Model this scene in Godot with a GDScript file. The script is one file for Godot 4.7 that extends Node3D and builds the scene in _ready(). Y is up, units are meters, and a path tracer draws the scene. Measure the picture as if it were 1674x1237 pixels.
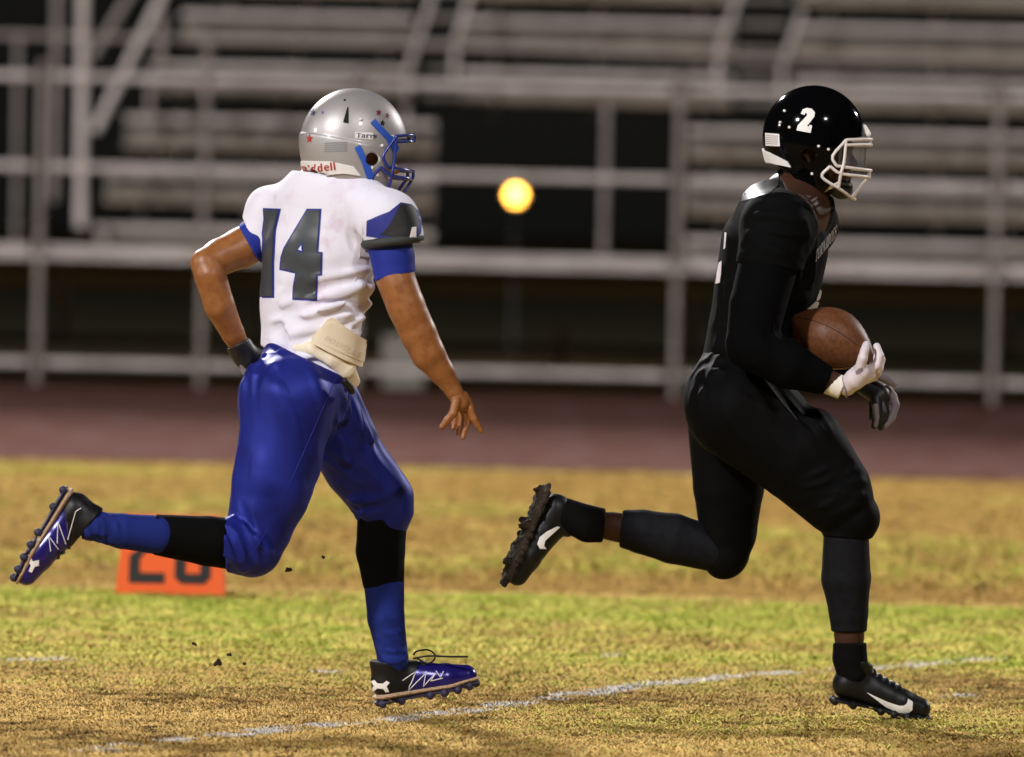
extends Node3D
# Night football: two runners on worn turf, cinder track, pipe rail fence and aluminium bleachers, lit by floodlight towers.

const DIST := 22.0            # camera to the plane z = 0 in which the runners move
const EYE := 1.39             # lens height
const FPX := 13200.0          # focal length in photograph pixels
const PITCH := 0.02045
const ROLL := 0.0218

var cam_basis: Basis
var org := Vector3.ZERO       # base of the thing that is being built
var names := {}
var M := {}
var fold_noise := FastNoiseLite.new()

# ---------------------------------------------------------------- smooth fields and their surfaces
class Field:
	var a := PackedVector3Array()
	var ab := PackedVector3Array()
	var il := PackedFloat32Array()
	var ra := PackedFloat32Array()
	var dr := PackedFloat32Array()
	var q := PackedVector3Array()
	var s := PackedFloat32Array()
	var g := PackedInt32Array()
	var kk := PackedFloat32Array()
	var kin := 0.006
	var cuts := []            # [point, normal, reach]: keep what lies behind the plane
	var all := PackedInt32Array()
	var lo := Vector3(1e9, 1e9, 1e9)
	var hi := Vector3(-1e9, -1e9, -1e9)
	func chain(points: Array, k: float, axis := Vector3.ZERO, squash := 1.0) -> void:
		var n := kk.size()
		kk.append(k)
		for i in maxi(1, points.size() - 1):
			var p: Array = points[i]
			var e: Array = points[mini(i + 1, points.size() - 1)]
			var pa: Vector3 = p[0]
			var pb: Vector3 = e[0]
			var r0: float = p[1]
			var r1: float = e[1]
			a.append(pa)
			ab.append(pb - pa)
			il.append(1.0 / maxf((pb - pa).length_squared(), 1e-9))
			ra.append(r0)
			dr.append(r1 - r0)
			q.append(axis)
			s.append(squash)
			g.append(n)
			all.append(all.size())
			var m := maxf(r0, r1) * maxf(1.0, 1.0 / squash) + 0.02
			lo = lo.min(pa - Vector3(m, m, m)).min(pb - Vector3(m, m, m))
			hi = hi.max(pa + Vector3(m, m, m)).max(pb + Vector3(m, m, m))
	func one(p: Vector3, i: int) -> float:
		var v := p - a[i]
		var t := clampf(v.dot(ab[i]) * il[i], 0.0, 1.0)
		v -= ab[i] * t
		var sq := s[i]
		if sq != 1.0:
			v += q[i] * (v.dot(q[i]) * (sq - 1.0))
		return v.length() - ra[i] - dr[i] * t
	func near(c: Vector3, reach: float) -> PackedInt32Array:
		var ds := PackedFloat32Array()
		var least := 9.0
		for i in all:
			var d := one(c, i)
			ds.append(d)
			least = minf(least, d)
		var out := PackedInt32Array()
		if least > reach * 1.6 + 0.02:
			return out
		var most := least + 2.6 * reach + 0.06
		for i in all:
			if ds[i] < most:
				out.append(i)
		return out
	func dist(p: Vector3, idx: PackedInt32Array) -> float:
		var total := 9.0
		var cur := -1
		var gd := 9.0
		for i in idx:
			if g[i] != cur:
				if cur >= 0:
					var k := kk[cur]
					var h := maxf(k - absf(total - gd), 0.0) / k
					total = minf(total, gd) - h * h * k * 0.25
				cur = g[i]
				gd = 9.0
			var v := p - a[i]
			var t := clampf(v.dot(ab[i]) * il[i], 0.0, 1.0)
			v -= ab[i] * t
			if s[i] != 1.0:
				v += q[i] * (v.dot(q[i]) * (s[i] - 1.0))
			var d := v.length() - ra[i] - dr[i] * t
			var h2 := maxf(kin - absf(gd - d), 0.0) / kin
			gd = minf(gd, d) - h2 * h2 * kin * 0.25
		if cur >= 0:
			var k := kk[cur]
			var h := maxf(k - absf(total - gd), 0.0) / k
			total = minf(total, gd) - h * h * k * 0.25
		total = fold(p, total)
		for c in cuts:
			var w: Vector3 = p - c[0]
			if w.length_squared() < c[2] * c[2]:
				total = maxf(total, w.dot(c[1]))
		return total
	func fold(_p: Vector3, d: float) -> float:
		return d
	func at(p: Vector3) -> float:
		return dist(p, all)
	func slope(p: Vector3) -> Vector3:
		var e := 0.002
		return Vector3(at(p + Vector3(e, 0, 0)) - at(p - Vector3(e, 0, 0)), at(p + Vector3(0, e, 0)) - at(p - Vector3(0, e, 0)), at(p + Vector3(0, 0, e)) - at(p - Vector3(0, 0, e))).normalized()

class Helmet extends Field:
	# outer shell of a football helmet in its own frame: x forward, y up, z to the wearer's right
	var inv: Transform3D
	var outline := PackedVector2Array()
	var step := 0.0
	var ear := Vector2(-0.012, -0.055)
	func near(c: Vector3, reach: float) -> PackedInt32Array:
		return PackedInt32Array([0]) if dist(c, all) < reach * 1.7 + 0.012 else PackedInt32Array()
	func egg(p: Vector3, r: Vector3) -> float:
		var k0 := (p / r).length()
		var k1 := (p / (r * r)).length()
		return k0 * (k0 - 1.0) / maxf(k1, 1e-6)
	func outer(p: Vector3) -> float:
		var d := egg(p, Vector3(0.1425, 0.1425, 0.118))
		var d2 := egg(p - Vector3(0.006, -0.085, 0), Vector3(0.112, 0.13, 0.107))
		var h := maxf(0.05 - absf(d - d2), 0.0) / 0.05
		d = minf(d, d2) - h * h * 0.0125
		# a low ridge that runs round the back of the shell
		if step > 0.0:
			var line := -0.004 - 0.16 * p.x
			d -= step * smoothstep(0.004, -0.004, p.y - line) * smoothstep(0.05, 0.0, p.x)
		return d
	func dist(w: Vector3, _idx: PackedInt32Array) -> float:
		var p := inv * w
		var d := outer(p)
		d = maxf(d, -d - 0.011)
		if d > 0.05:
			return d
		var q2 := Vector2(p.x, p.y)
		var dd := 1e9
		var inside := false
		var n := outline.size()
		var j := n - 1
		for i in n:
			var e := outline[j] - outline[i]
			var u := q2 - outline[i]
			var b := u - e * clampf(u.dot(e) / e.length_squared(), 0.0, 1.0)
			dd = minf(dd, b.length_squared())
			if (outline[i].y > q2.y) != (outline[j].y > q2.y) and q2.x < (outline[j].x - outline[i].x) * (q2.y - outline[i].y) / (outline[j].y - outline[i].y) + outline[i].x:
				inside = not inside
			j = i
		var cut := -sqrt(dd) if inside else sqrt(dd)
		d = maxf(d, cut)
		var hole := Vector2((q2.x - ear.x) * 0.9, q2.y - ear.y).length() - 0.017
		return maxf(d, -hole)

class Slab extends Field:
	# a box with rounded edges
	var inv: Transform3D
	var half: Vector3
	var bevel := 0.01
	func near(c: Vector3, reach: float) -> PackedInt32Array:
		return PackedInt32Array([0]) if dist(c, all) < reach * 1.3 + 0.01 else PackedInt32Array()
	func dist(w: Vector3, _idx: PackedInt32Array) -> float:
		var p := (inv * w).abs() - half + Vector3(bevel, bevel, bevel)
		return p.max(Vector3.ZERO).length() + minf(maxf(p.x, maxf(p.y, p.z)), 0.0) - bevel

func skin_of(f: Field, cell: float) -> Array:
	# surface nets: one vertex in each crossed cell, one quad round each crossed edge
	var lo := f.lo - Vector3(cell, cell, cell) * 2.0
	var size := f.hi - lo + Vector3(cell, cell, cell) * 2.0
	const B := 6
	var bx := int(ceil(size.x / cell / B))
	var by := int(ceil(size.y / cell / B))
	var bz := int(ceil(size.z / cell / B))
	var nx := bx * B + 1
	var ny := by * B + 1
	var nz := bz * B + 1
	var vals := PackedFloat32Array()
	vals.resize(nx * ny * nz)
	vals.fill(99.0)
	var reach := B * cell * 0.5 * 1.7321
	var blocks := []
	for k in bz:
		for j in by:
			for i in bx:
				var c := lo + Vector3(i + 0.5, j + 0.5, k + 0.5) * (B * cell)
				var idx := f.near(c, reach)
				if idx.is_empty():
					continue
				var dc := f.dist(c, idx)
				if dc > reach * 1.6 + 0.02:
					continue
				var deep := dc < -reach * 1.6 - 0.02
				for kz in range(k * B, k * B + B + 1):
					for jy in range(j * B, j * B + B + 1):
						var row := nx * (jy + ny * kz)
						for ix in range(i * B, i * B + B + 1):
							if vals[row + ix] > 50.0:
								vals[row + ix] = -1.0 if deep else f.dist(lo + Vector3(ix, jy, kz) * cell, idx)
				if not deep:
					blocks.append([i, j, k, idx])
	var V := PackedVector3Array()
	var N := PackedVector3Array()
	var I := PackedInt32Array()
	var slot := PackedInt32Array()
	slot.resize(nx * ny * nz)
	slot.fill(-1)
	var cells := PackedInt32Array()
	var sy := nx
	var sz := nx * ny
	var lim := cell * 6.0
	var off := PackedInt32Array([0, 1, sy, sy + 1, sz, sz + 1, sz + sy, sz + sy + 1])
	var edges := PackedInt32Array([0, 1, 2, 3, 4, 5, 6, 7, 0, 2, 1, 3, 4, 6, 5, 7, 0, 4, 1, 5, 2, 6, 3, 7])
	var w := PackedFloat32Array()
	w.resize(8)
	for b in blocks:
		var idx: PackedInt32Array = b[3]
		for kz in range(b[2] * B, b[2] * B + B):
			for jy in range(b[1] * B, b[1] * B + B):
				for ix in range(b[0] * B, b[0] * B + B):
					var q := ix + sy * jy + sz * kz
					if absf(vals[q]) > lim:
						continue
					var neg := 0
					for c in 8:
						w[c] = vals[q + off[c]]
						if w[c] < 0.0:
							neg += 1
					if neg == 0 or neg == 8:
						continue
					var sum := Vector3.ZERO
					var cnt := 0
					for e in 12:
						var c0 := edges[e * 2]
						var c1 := edges[e * 2 + 1]
						if (w[c0] < 0.0) != (w[c1] < 0.0):
							var t := w[c0] / (w[c0] - w[c1])
							var p0 := Vector3(c0 & 1, (c0 >> 1) & 1, c0 >> 2)
							var p1 := Vector3(c1 & 1, (c1 >> 1) & 1, c1 >> 2)
							sum += p0.lerp(p1, t)
							cnt += 1
					var p := lo + (Vector3(ix, jy, kz) + sum / cnt) * cell
					var e1 := cell * 0.35
					var d1 := f.dist(p + Vector3(e1, -e1, -e1), idx)
					var d2 := f.dist(p + Vector3(-e1, -e1, e1), idx)
					var d3 := f.dist(p + Vector3(-e1, e1, -e1), idx)
					var d4 := f.dist(p + Vector3(e1, e1, e1), idx)
					var n := (Vector3(1, -1, -1) * d1 + Vector3(-1, -1, 1) * d2 + Vector3(-1, 1, -1) * d3 + Vector3(1, 1, 1) * d4).normalized()
					p -= n * clampf((d1 + d2 + d3 + d4) * 0.25, -cell * 0.3, cell * 0.3)
					slot[q] = V.size()
					cells.append(q)
					V.append(p)
					N.append(n)
	for q in cells:
		var v0 := vals[q] < 0.0
		for axis in 3:
			var sa: int = [1, sy, sz][axis]
			var su: int = [sy, sz, 1][axis]
			var sv: int = [sz, 1, sy][axis]
			if v0 == (vals[q + sa] < 0.0) or q - su - sv < 0:
				continue
			var c0 := slot[q]
			var c1 := slot[q - su]
			var c2 := slot[q - su - sv]
			var c3 := slot[q - sv]
			if c1 < 0 or c2 < 0 or c3 < 0:
				continue
			if v0:
				I.append_array([c0, c2, c1, c0, c3, c2])
			else:
				I.append_array([c0, c1, c2, c0, c2, c3])
	return [V, N, I]

# ---------------------------------------------------------------- nodes, names, tags
func numbered(called: String) -> String:
	var n: int = names.get(called, 0)
	names[called] = n + 1
	return called if n == 0 else "%s_%03d" % [called, n]

func thing(called: String, base: Vector3, label: String, category: String, group := "") -> Node3D:
	var o := Node3D.new()
	o.name = numbered(called)
	add_child(o, true)
	o.position = base
	org = base
	o.set_meta("label", label)
	o.set_meta("category", category)
	if group:
		o.set_meta("group", group)
	return o

func ground_sheet(called: String, mesh: Mesh, m: Material) -> MeshInstance3D:
	var o := MeshInstance3D.new()
	o.name = called
	o.mesh = mesh
	o.material_override = m
	add_child(o, true)
	o.set_meta("kind", "structure")
	return o

func commit(arr: Array, called: String, m: Material, parent: Node3D) -> MeshInstance3D:
	# arr = [vertices, normals, indices] in world coordinates, stored from the thing's base
	var v: PackedVector3Array = arr[0]
	var moved := PackedVector3Array()
	moved.resize(v.size())
	for i in v.size():
		moved[i] = v[i] - org
	var A := []
	A.resize(Mesh.ARRAY_MAX)
	A[Mesh.ARRAY_VERTEX] = moved
	A[Mesh.ARRAY_NORMAL] = arr[1]
	A[Mesh.ARRAY_INDEX] = arr[2]
	if arr.size() > 3 and arr[3] != null:
		A[Mesh.ARRAY_COLOR] = arr[3]
	var am := ArrayMesh.new()
	if v.size():
		am.add_surface_from_arrays(Mesh.PRIMITIVE_TRIANGLES, A)
	var o := MeshInstance3D.new()
	o.name = called
	o.mesh = am
	o.material_override = m
	parent.add_child(o, true)
	return o

func put(mesh: Mesh, called: String, m: Material, parent: Node3D, t: Transform3D) -> MeshInstance3D:
	var o := MeshInstance3D.new()
	o.name = called
	o.mesh = mesh
	o.material_override = m
	o.transform = t
	parent.add_child(o, true)
	return o

func add_to(into: Array, more: Array) -> void:
	var base: int = into[0].size()
	into[0].append_array(more[0])
	into[1].append_array(more[1])
	for i in more[2]:
		into[2].append(i + base)

func blank() -> Array:
	return [PackedVector3Array(), PackedVector3Array(), PackedInt32Array()]

# ---------------------------------------------------------------- places
func W(px: float, py: float, z: float) -> Vector3:
	# the point at depth z on the line of sight through a picture point
	var d := cam_basis * Vector3((px - 837.0) / FPX, -(py - 618.5) / FPX, -1.0)
	return Vector3(0, EYE, DIST) + d * ((z - DIST) / d.z)

func on_ground(px: float, py: float, h := 0.0) -> Vector3:
	var d := cam_basis * Vector3((px - 837.0) / FPX, -(py - 618.5) / FPX, -1.0)
	return Vector3(0, EYE, DIST) + d * ((h - EYE) / d.y)

func J(list: Array, grow := 0.0) -> Array:
	# [px, py, z, radius px] -> [point, radius m]
	var out := []
	for e in list:
		var z: float = e[2]
		var m := (DIST - z) / FPX
		out.append([W(e[0], e[1], z), (float(e[3]) + grow) * m])
	return out

# ---------------------------------------------------------------- shapes
func smooth_path(pts: PackedVector3Array, per: int, closed := false) -> PackedVector3Array:
	var out := PackedVector3Array()
	var n := pts.size()
	for i in (n if closed else n - 1):
		var p0 := pts[(i - 1 + n) % n] if closed or i > 0 else pts[0] * 2.0 - pts[1]
		var p1 := pts[i]
		var p2 := pts[(i + 1) % n]
		var p3 := pts[(i + 2) % n] if closed or i + 2 < n else pts[n - 1] * 2.0 - pts[n - 2]
		for k in per:
			out.append(p1.cubic_interpolate(p2, p0, p3, float(k) / per))
	if not closed:
		out.append(pts[n - 1])
	return out

func tube(path: PackedVector3Array, r: float, sides := 8, closed := false, flat := 1.0, flat_axis := Vector3.UP, taper := 1.0) -> Array:
	var V := PackedVector3Array()
	var N := PackedVector3Array()
	var I := PackedInt32Array()
	var n := path.size()
	var u := Vector3.ZERO
	for i in n:
		var a := path[(i - 1 + n) % n] if closed else path[maxi(i - 1, 0)]
		var b := path[(i + 1) % n] if closed else path[mini(i + 1, n - 1)]
		var t := (b - a).normalized()
		if i == 0:
			u = t.cross(flat_axis)
			if u.length() < 0.05:
				u = t.cross(Vector3.RIGHT)
			u = u.normalized()
		u = (u - t * u.dot(t)).normalized()
		var v := t.cross(u)
		var rr := r * lerpf(1.0, taper, float(i) / maxf(n - 1, 1))
		for k in sides:
			var an := TAU * k / sides
			var d := u * cos(an) + v * sin(an) * flat
			V.append(path[i] + d * rr)
			N.append((u * cos(an) * flat + v * sin(an)).normalized())
	for i in (n if closed else n - 1):
		for k in sides:
			var p := i * sides + k
			var p1 := i * sides + (k + 1) % sides
			var p2 := ((i + 1) % n) * sides + k
			var p3 := ((i + 1) % n) * sides + (k + 1) % sides
			I.append_array([p, p2, p1, p1, p2, p3])
	if not closed:
		for end in [0, n - 1]:
			var c := V.size()
			var t2 := (path[1] - path[0]).normalized() * -1.0 if end == 0 else (path[n - 1] - path[n - 2]).normalized()
			V.append(path[end] + t2 * r * 0.25 * flat)
			N.append(t2)
			for k in sides:
				if end == 0:
					I.append_array([c, end * sides + k, end * sides + (k + 1) % sides])
				else:
					I.append_array([c, end * sides + (k + 1) % sides, end * sides + k])
	return [V, N, I]

func ring(c: Vector3, axis: Vector3, r: float, thick: float, squash_axis := Vector3.ZERO, squash := 1.0) -> Array:
	var u := axis.cross(Vector3(0.3, 0.1, 1)).normalized()
	var v := axis.cross(u).normalized()
	var pts := PackedVector3Array()
	for k in 28:
		var d := u * cos(TAU * k / 28) + v * sin(TAU * k / 28)
		d -= squash_axis * d.dot(squash_axis) * (1.0 - 1.0 / squash)
		pts.append(c + d * r)
	return tube(pts, thick, 8, true)

func press(f: Field, p: Vector3, dir: Vector3, reach := 0.6) -> Vector3:
	# walk from p along dir until the surface of f is met
	var t := 0.0
	var last := 0.0
	var best := 9.0
	var bt := 0.0
	for i in 220:
		var d := f.at(p + dir * t)
		if d < best:
			best = d
			bt = t
		if d < 0.0:
			break
		last = t
		t += maxf(d * 0.45, 0.0003)
		if t > reach * 2.5:
			break
	if best < 0.0:
		for i in 7:
			var m := (last + t) * 0.5
			if f.at(p + dir * m) < 0.0:
				t = m
			else:
				last = m
		return p + dir * t
	var s := p + dir * bt
	# missed: fall to the nearest point of the surface
	for i in 6:
		s -= f.slope(s) * f.at(s)
	return s

func press_at(f: Field, x: float, y: float, z: float) -> Vector3:
	# the point of the surface of f that lies behind a picture point
	var p := W(x, y, z)
	return press(f, p, (W(x, y, z - 1.0) - p).normalized())

func decal(f: Field, poly: PackedVector2Array, z: float, lift: float, skirt := 0.0, step := 9.0) -> Array:
	# a thin sheet with the outline poly (picture points) laid on the surface of f
	var tri := Geometry2D.triangulate_polygon(poly)
	var V := PackedVector3Array()
	var N := PackedVector3Array()
	var I := PackedInt32Array()
	var seen := {}
	var stack := []
	for i in range(0, tri.size(), 3):
		stack.append([poly[tri[i]], poly[tri[i + 1]], poly[tri[i + 2]]])
	while stack.size():
		var t: Array = stack.pop_back()
		var p0: Vector2 = t[0]
		var p1: Vector2 = t[1]
		var p2: Vector2 = t[2]
		var l0 := p0.distance_to(p1)
		var l1 := p1.distance_to(p2)
		var l2 := p2.distance_to(p0)
		var m := maxf(l0, maxf(l1, l2))
		if m > step:
			if m == l0:
				var c := (p0 + p1) * 0.5
				stack.append([p0, c, p2])
				stack.append([c, p1, p2])
			elif m == l1:
				var c := (p1 + p2) * 0.5
				stack.append([p0, p1, c])
				stack.append([p0, c, p2])
			else:
				var c := (p2 + p0) * 0.5
				stack.append([p0, p1, c])
				stack.append([c, p1, p2])
			continue
		var ids := []
		for p in [p0, p1, p2]:
			if not seen.has(p):
				var s := press_at(f, p.x, p.y, z)
				var n := f.slope(s)
				seen[p] = V.size()
				V.append(s + n * lift)
				N.append(n)
			ids.append(seen[p])
		var fn := (V[ids[1]] - V[ids[0]]).cross(V[ids[2]] - V[ids[0]])
		if fn.dot(N[ids[0]]) > 0.0:
			I.append_array([ids[0], ids[2], ids[1]])
		else:
			I.append_array([ids[0], ids[1], ids[2]])
	if skirt > 0.0:
		var count := {}
		for i in range(0, I.size(), 3):
			for e in 3:
				var x := I[i + e]
				var y := I[i + (e + 1) % 3]
				count[Vector2i(x, y)] = true
		var nv := V.size()
		for e in count:
			if not count.has(Vector2i(e.y, e.x)):
				var b := V.size()
				var q0 := V[e.x]
				var q1 := V[e.y]
				var q2 := q1 - N[e.y] * skirt
				var q3 := q0 - N[e.x] * skirt
				var fn := (q1 - q0).cross(q2 - q0).normalized()
				V.append_array([q0, q1, q2, q3])
				N.append_array([fn, fn, fn, fn])
				I.append_array([b, b + 2, b + 1, b, b + 3, b + 2])
	return [V, N, I]

func poly(list: Array) -> PackedVector2Array:
	var out := PackedVector2Array()
	for i in range(0, list.size(), 2):
		out.append(Vector2(list[i], list[i + 1]))
	return out

func star(x: float, y: float, r: float, turn := 0.0, squeeze := 1.0) -> PackedVector2Array:
	var out := PackedVector2Array()
	for i in 10:
		var rr := r if i % 2 == 0 else r * 0.42
		out.append(Vector2(x + rr * squeeze * sin(turn + i * PI / 5), y - rr * cos(turn + i * PI / 5)))
	return out

func bar(a: Vector2, b: Vector2, w: float) -> PackedVector2Array:
	var n := (b - a).orthogonal().normalized() * w * 0.5
	return PackedVector2Array([a + n, b + n, b - n, a - n])

func lettering(f: Field, text: String, at: Vector2, along: Vector2, height: float, z: float, lift: float, squeeze := 1.0, serif := false, bold := true, lean := Vector2.ZERO) -> Array:
	# words as flat letters laid on the surface of f; at = left end of the base line, height = capital height (picture points)
	var font := SystemFont.new()
	font.font_names = PackedStringArray(["Droid Serif" if serif else "Droid Sans"])
	font.font_weight = 700 if bold else 400
	var tm := TextMesh.new()
	tm.text = text
	tm.font = font
	tm.font_size = 32
	tm.pixel_size = 1.0
	tm.depth = 0.0
	tm.horizontal_alignment = HORIZONTAL_ALIGNMENT_LEFT
	tm.vertical_alignment = VERTICAL_ALIGNMENT_BOTTOM
	var A := tm.surface_get_arrays(0)
	var src: PackedVector3Array = A[Mesh.ARRAY_VERTEX]
	var nrm: PackedVector3Array = A[Mesh.ARRAY_NORMAL]
	var ind: PackedInt32Array = A[Mesh.ARRAY_INDEX]
	var k := height / 23.0
	var ux := along.normalized()
	var uy := lean if lean != Vector2.ZERO else Vector2(ux.y, -ux.x)
	var x0 := 1e9
	var y0 := 1e9
	for v in src:
		x0 = minf(x0, v.x)
		y0 = minf(y0, v.y)
	var V := PackedVector3Array()
	var N := PackedVector3Array()
	for v in src:
		var p := at + ux * (v.x - x0) * k * squeeze + uy * (v.y - y0) * k
		var s := press_at(f, p.x, p.y, z)
		var n := f.slope(s)
		V.append(s + n * lift)
		N.append(n)
	var I := PackedInt32Array()
	for i in range(0, ind.size(), 3):
		if nrm[ind[i]].z > 0.5:
			I.append_array([ind[i], ind[i + 1], ind[i + 2]])
	return [V, N, I]

func box_mesh(size: Vector3, bevel: float) -> ArrayMesh:
	# a box with chamfered edges
	var st := SurfaceTool.new()
	st.begin(Mesh.PRIMITIVE_TRIANGLES)
	st.set_smooth_group(-1)
	var h := size * 0.5
	var b := minf(bevel, minf(h.x, minf(h.y, h.z)) * 0.6)
	var pts := PackedVector3Array()
	for sx in [-1.0, 1.0]:
		for sy in [-1.0, 1.0]:
			for sz in [-1.0, 1.0]:
				pts.append(Vector3(sx * (h.x - b), sy * (h.y - b), sz * h.z))
				pts.append(Vector3(sx * (h.x - b), sy * h.y, sz * (h.z - b)))
				pts.append(Vector3(sx * h.x, sy * (h.y - b), sz * (h.z - b)))
	var quad := func(p: Array):
		var m := Vector3.ZERO
		for v in p:
			m += v
		var n: Vector3 = (p[1] - p[0]).cross(p[2] - p[0])
		var o: Array = p.duplicate()
		if n.dot(m) > 0.0:
			o.reverse()
		for t in range(1, o.size() - 1):
			st.add_vertex(o[0])
			st.add_vertex(o[t])
			st.add_vertex(o[t + 1])
	var at := func(x: int, y: int, z: int, k: int): return pts[((x * 2 + y) * 2 + z) * 3 + k]
	for s in 2:
		quad.call([at.call(0, 0, s, 0), at.call(1, 0, s, 0), at.call(1, 1, s, 0), at.call(0, 1, s, 0)])
		quad.call([at.call(0, s, 0, 1), at.call(1, s, 0, 1), at.call(1, s, 1, 1), at.call(0, s, 1, 1)])
		quad.call([at.call(s, 0, 0, 2), at.call(s, 1, 0, 2), at.call(s, 1, 1, 2), at.call(s, 0, 1, 2)])
		for t in 2:
			quad.call([at.call(0, s, t, 0), at.call(1, s, t, 0), at.call(1, s, t, 1), at.call(0, s, t, 1)])
			quad.call([at.call(s, 0, t, 0), at.call(s, 1, t, 0), at.call(s, 1, t, 2), at.call(s, 0, t, 2)])
			quad.call([at.call(s, t, 0, 1), at.call(s, t, 1, 1), at.call(s, t, 1, 2), at.call(s, t, 0, 2)])
			for r in 2:
				quad.call([at.call(s, t, r, 0), at.call(s, t, r, 1), at.call(s, t, r, 2)])
	st.generate_normals()
	return st.commit()

func pipe_mesh(r: float, length: float) -> CylinderMesh:
	var c := CylinderMesh.new()
	c.top_radius = r
	c.bottom_radius = r
	c.height = length
	c.radial_segments = 12
	c.rings = 1
	return c

func between(a: Vector3, b: Vector3) -> Transform3D:
	# turns a mesh that stands along y so that it runs from a to b
	var y := (b - a).normalized()
	var x := y.cross(Vector3(0, 0, 1))
	if x.length() < 0.01:
		x = y.cross(Vector3(1, 0, 0))
	x = x.normalized()
	return Transform3D(Basis(x, y, x.cross(y)), (a + b) * 0.5)

# ---------------------------------------------------------------- materials
func lin(r: float, g: float, b: float) -> Color:
	return Color(r, g, b).linear_to_srgb()

func mat(called: String, c: Color, rough := 0.8, metal := 0.0, spec := 0.5) -> StandardMaterial3D:
	var m := StandardMaterial3D.new()
	m.resource_name = called
	m.albedo_color = c
	m.roughness = rough
	m.metallic = metal
	m.metallic_specular = spec
	M[called] = m
	return m

func noise_tex(seed_: int, freq: float, octaves: int, ramp: Array, size := 512) -> NoiseTexture2D:
	var n := FastNoiseLite.new()
	n.seed = seed_
	n.noise_type = FastNoiseLite.TYPE_SIMPLEX_SMOOTH
	n.frequency = freq
	n.fractal_type = FastNoiseLite.FRACTAL_FBM
	n.fractal_octaves = octaves
	var t := NoiseTexture2D.new()
	t.width = size
	t.height = size
	t.seamless = true
	t.noise = n
	if ramp.size():
		var g := Gradient.new()
		g.offsets = PackedFloat32Array(range(ramp.size() / 2).map(func(i): return ramp[i * 2]))
		g.colors = PackedColorArray(range(ramp.size() / 2).map(func(i): return ramp[i * 2 + 1]))
		t.color_ramp = g
	return t

func tri(m: StandardMaterial3D, scale: float, tex: Texture2D, world := false) -> void:
	m.albedo_texture = tex
	m.uv1_triplanar = true
	m.uv1_world_triplanar = world
	m.uv1_scale = Vector3(scale, scale, scale)

func relief(m: StandardMaterial3D, tex: Texture2D, depth_cm: float) -> void:
	m.heightmap_enabled = true
	m.heightmap_texture = tex
	m.heightmap_scale = depth_cm

# ---------------------------------------------------------------- scene
func _ready() -> void:
	cam_basis = Basis(Vector3.RIGHT, -PITCH) * Basis(Vector3.BACK, ROLL)
	var cam := Camera3D.new()
	cam.name = "camera"
	add_child(cam)
	cam.transform = Transform3D(cam_basis, Vector3(0, EYE, DIST))
	var lens := CameraAttributesPhysical.new()
	lens.frustum_focal_length = 12.0 / (618.5 / FPX)
	lens.frustum_focus_distance = 22.15
	lens.frustum_near = 0.5
	lens.frustum_far = 600.0
	lens.exposure_aperture = 2.95
	cam.attributes = lens
	cam.fov = rad_to_deg(2.0 * atan(618.5 / FPX))
	cam.near = 0.5
	cam.far = 600.0
	cam.current = true
	var env := Environment.new()
	env.background_mode = Environment.BG_SKY
	var sky := Sky.new()
	var sm := ProceduralSkyMaterial.new()
	sm.sky_top_color = Color(0.035, 0.038, 0.05)
	sm.sky_horizon_color = Color(0.045, 0.043, 0.038)
	sm.ground_bottom_color = Color(0.02, 0.02, 0.02)
	sm.ground_horizon_color = Color(0.03, 0.03, 0.03)
	sm.sun_angle_max = 0.0
	sky.sky_material = sm
	env.sky = sky
	env.background_energy_multiplier = 1.0
	env.tonemap_mode = Environment.TONE_MAPPER_LINEAR
	env.tonemap_exposure = 2.0
	env.sdfgi_enabled = true
	env.ssao_enabled = true
	env.ssil_enabled = true
	var we := WorldEnvironment.new()
	we.name = "environment"
	we.environment = env
	add_child(we)
	materials()
	# floodlight towers round the field: place of the lamp bank, share of the light
	tower(Vector3(-50, 50, 64), 4100.0, "tall floodlight tower beyond the near left corner of the field")
	tower(Vector3(30, 50, 66), 1250.0, "tall floodlight tower behind the camera side of the field")
	tower(Vector3(-21, 30, -56), 1900.0, "tall floodlight tower behind the left end of the bleachers", 27.0)
	tower(Vector3(52, 30, -50), 1250.0, "tall floodlight tower behind the right end of the bleachers", 27.0)
	tower(Vector3(-74, 26, 12), 550.0, "tall floodlight tower past the far left end zone")
	field_and_track()
	grass()
	fence()
	bleachers()
	backdrop()
	yard_marker()
	person_white()
	person_black()
	football()
	clods()

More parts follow.
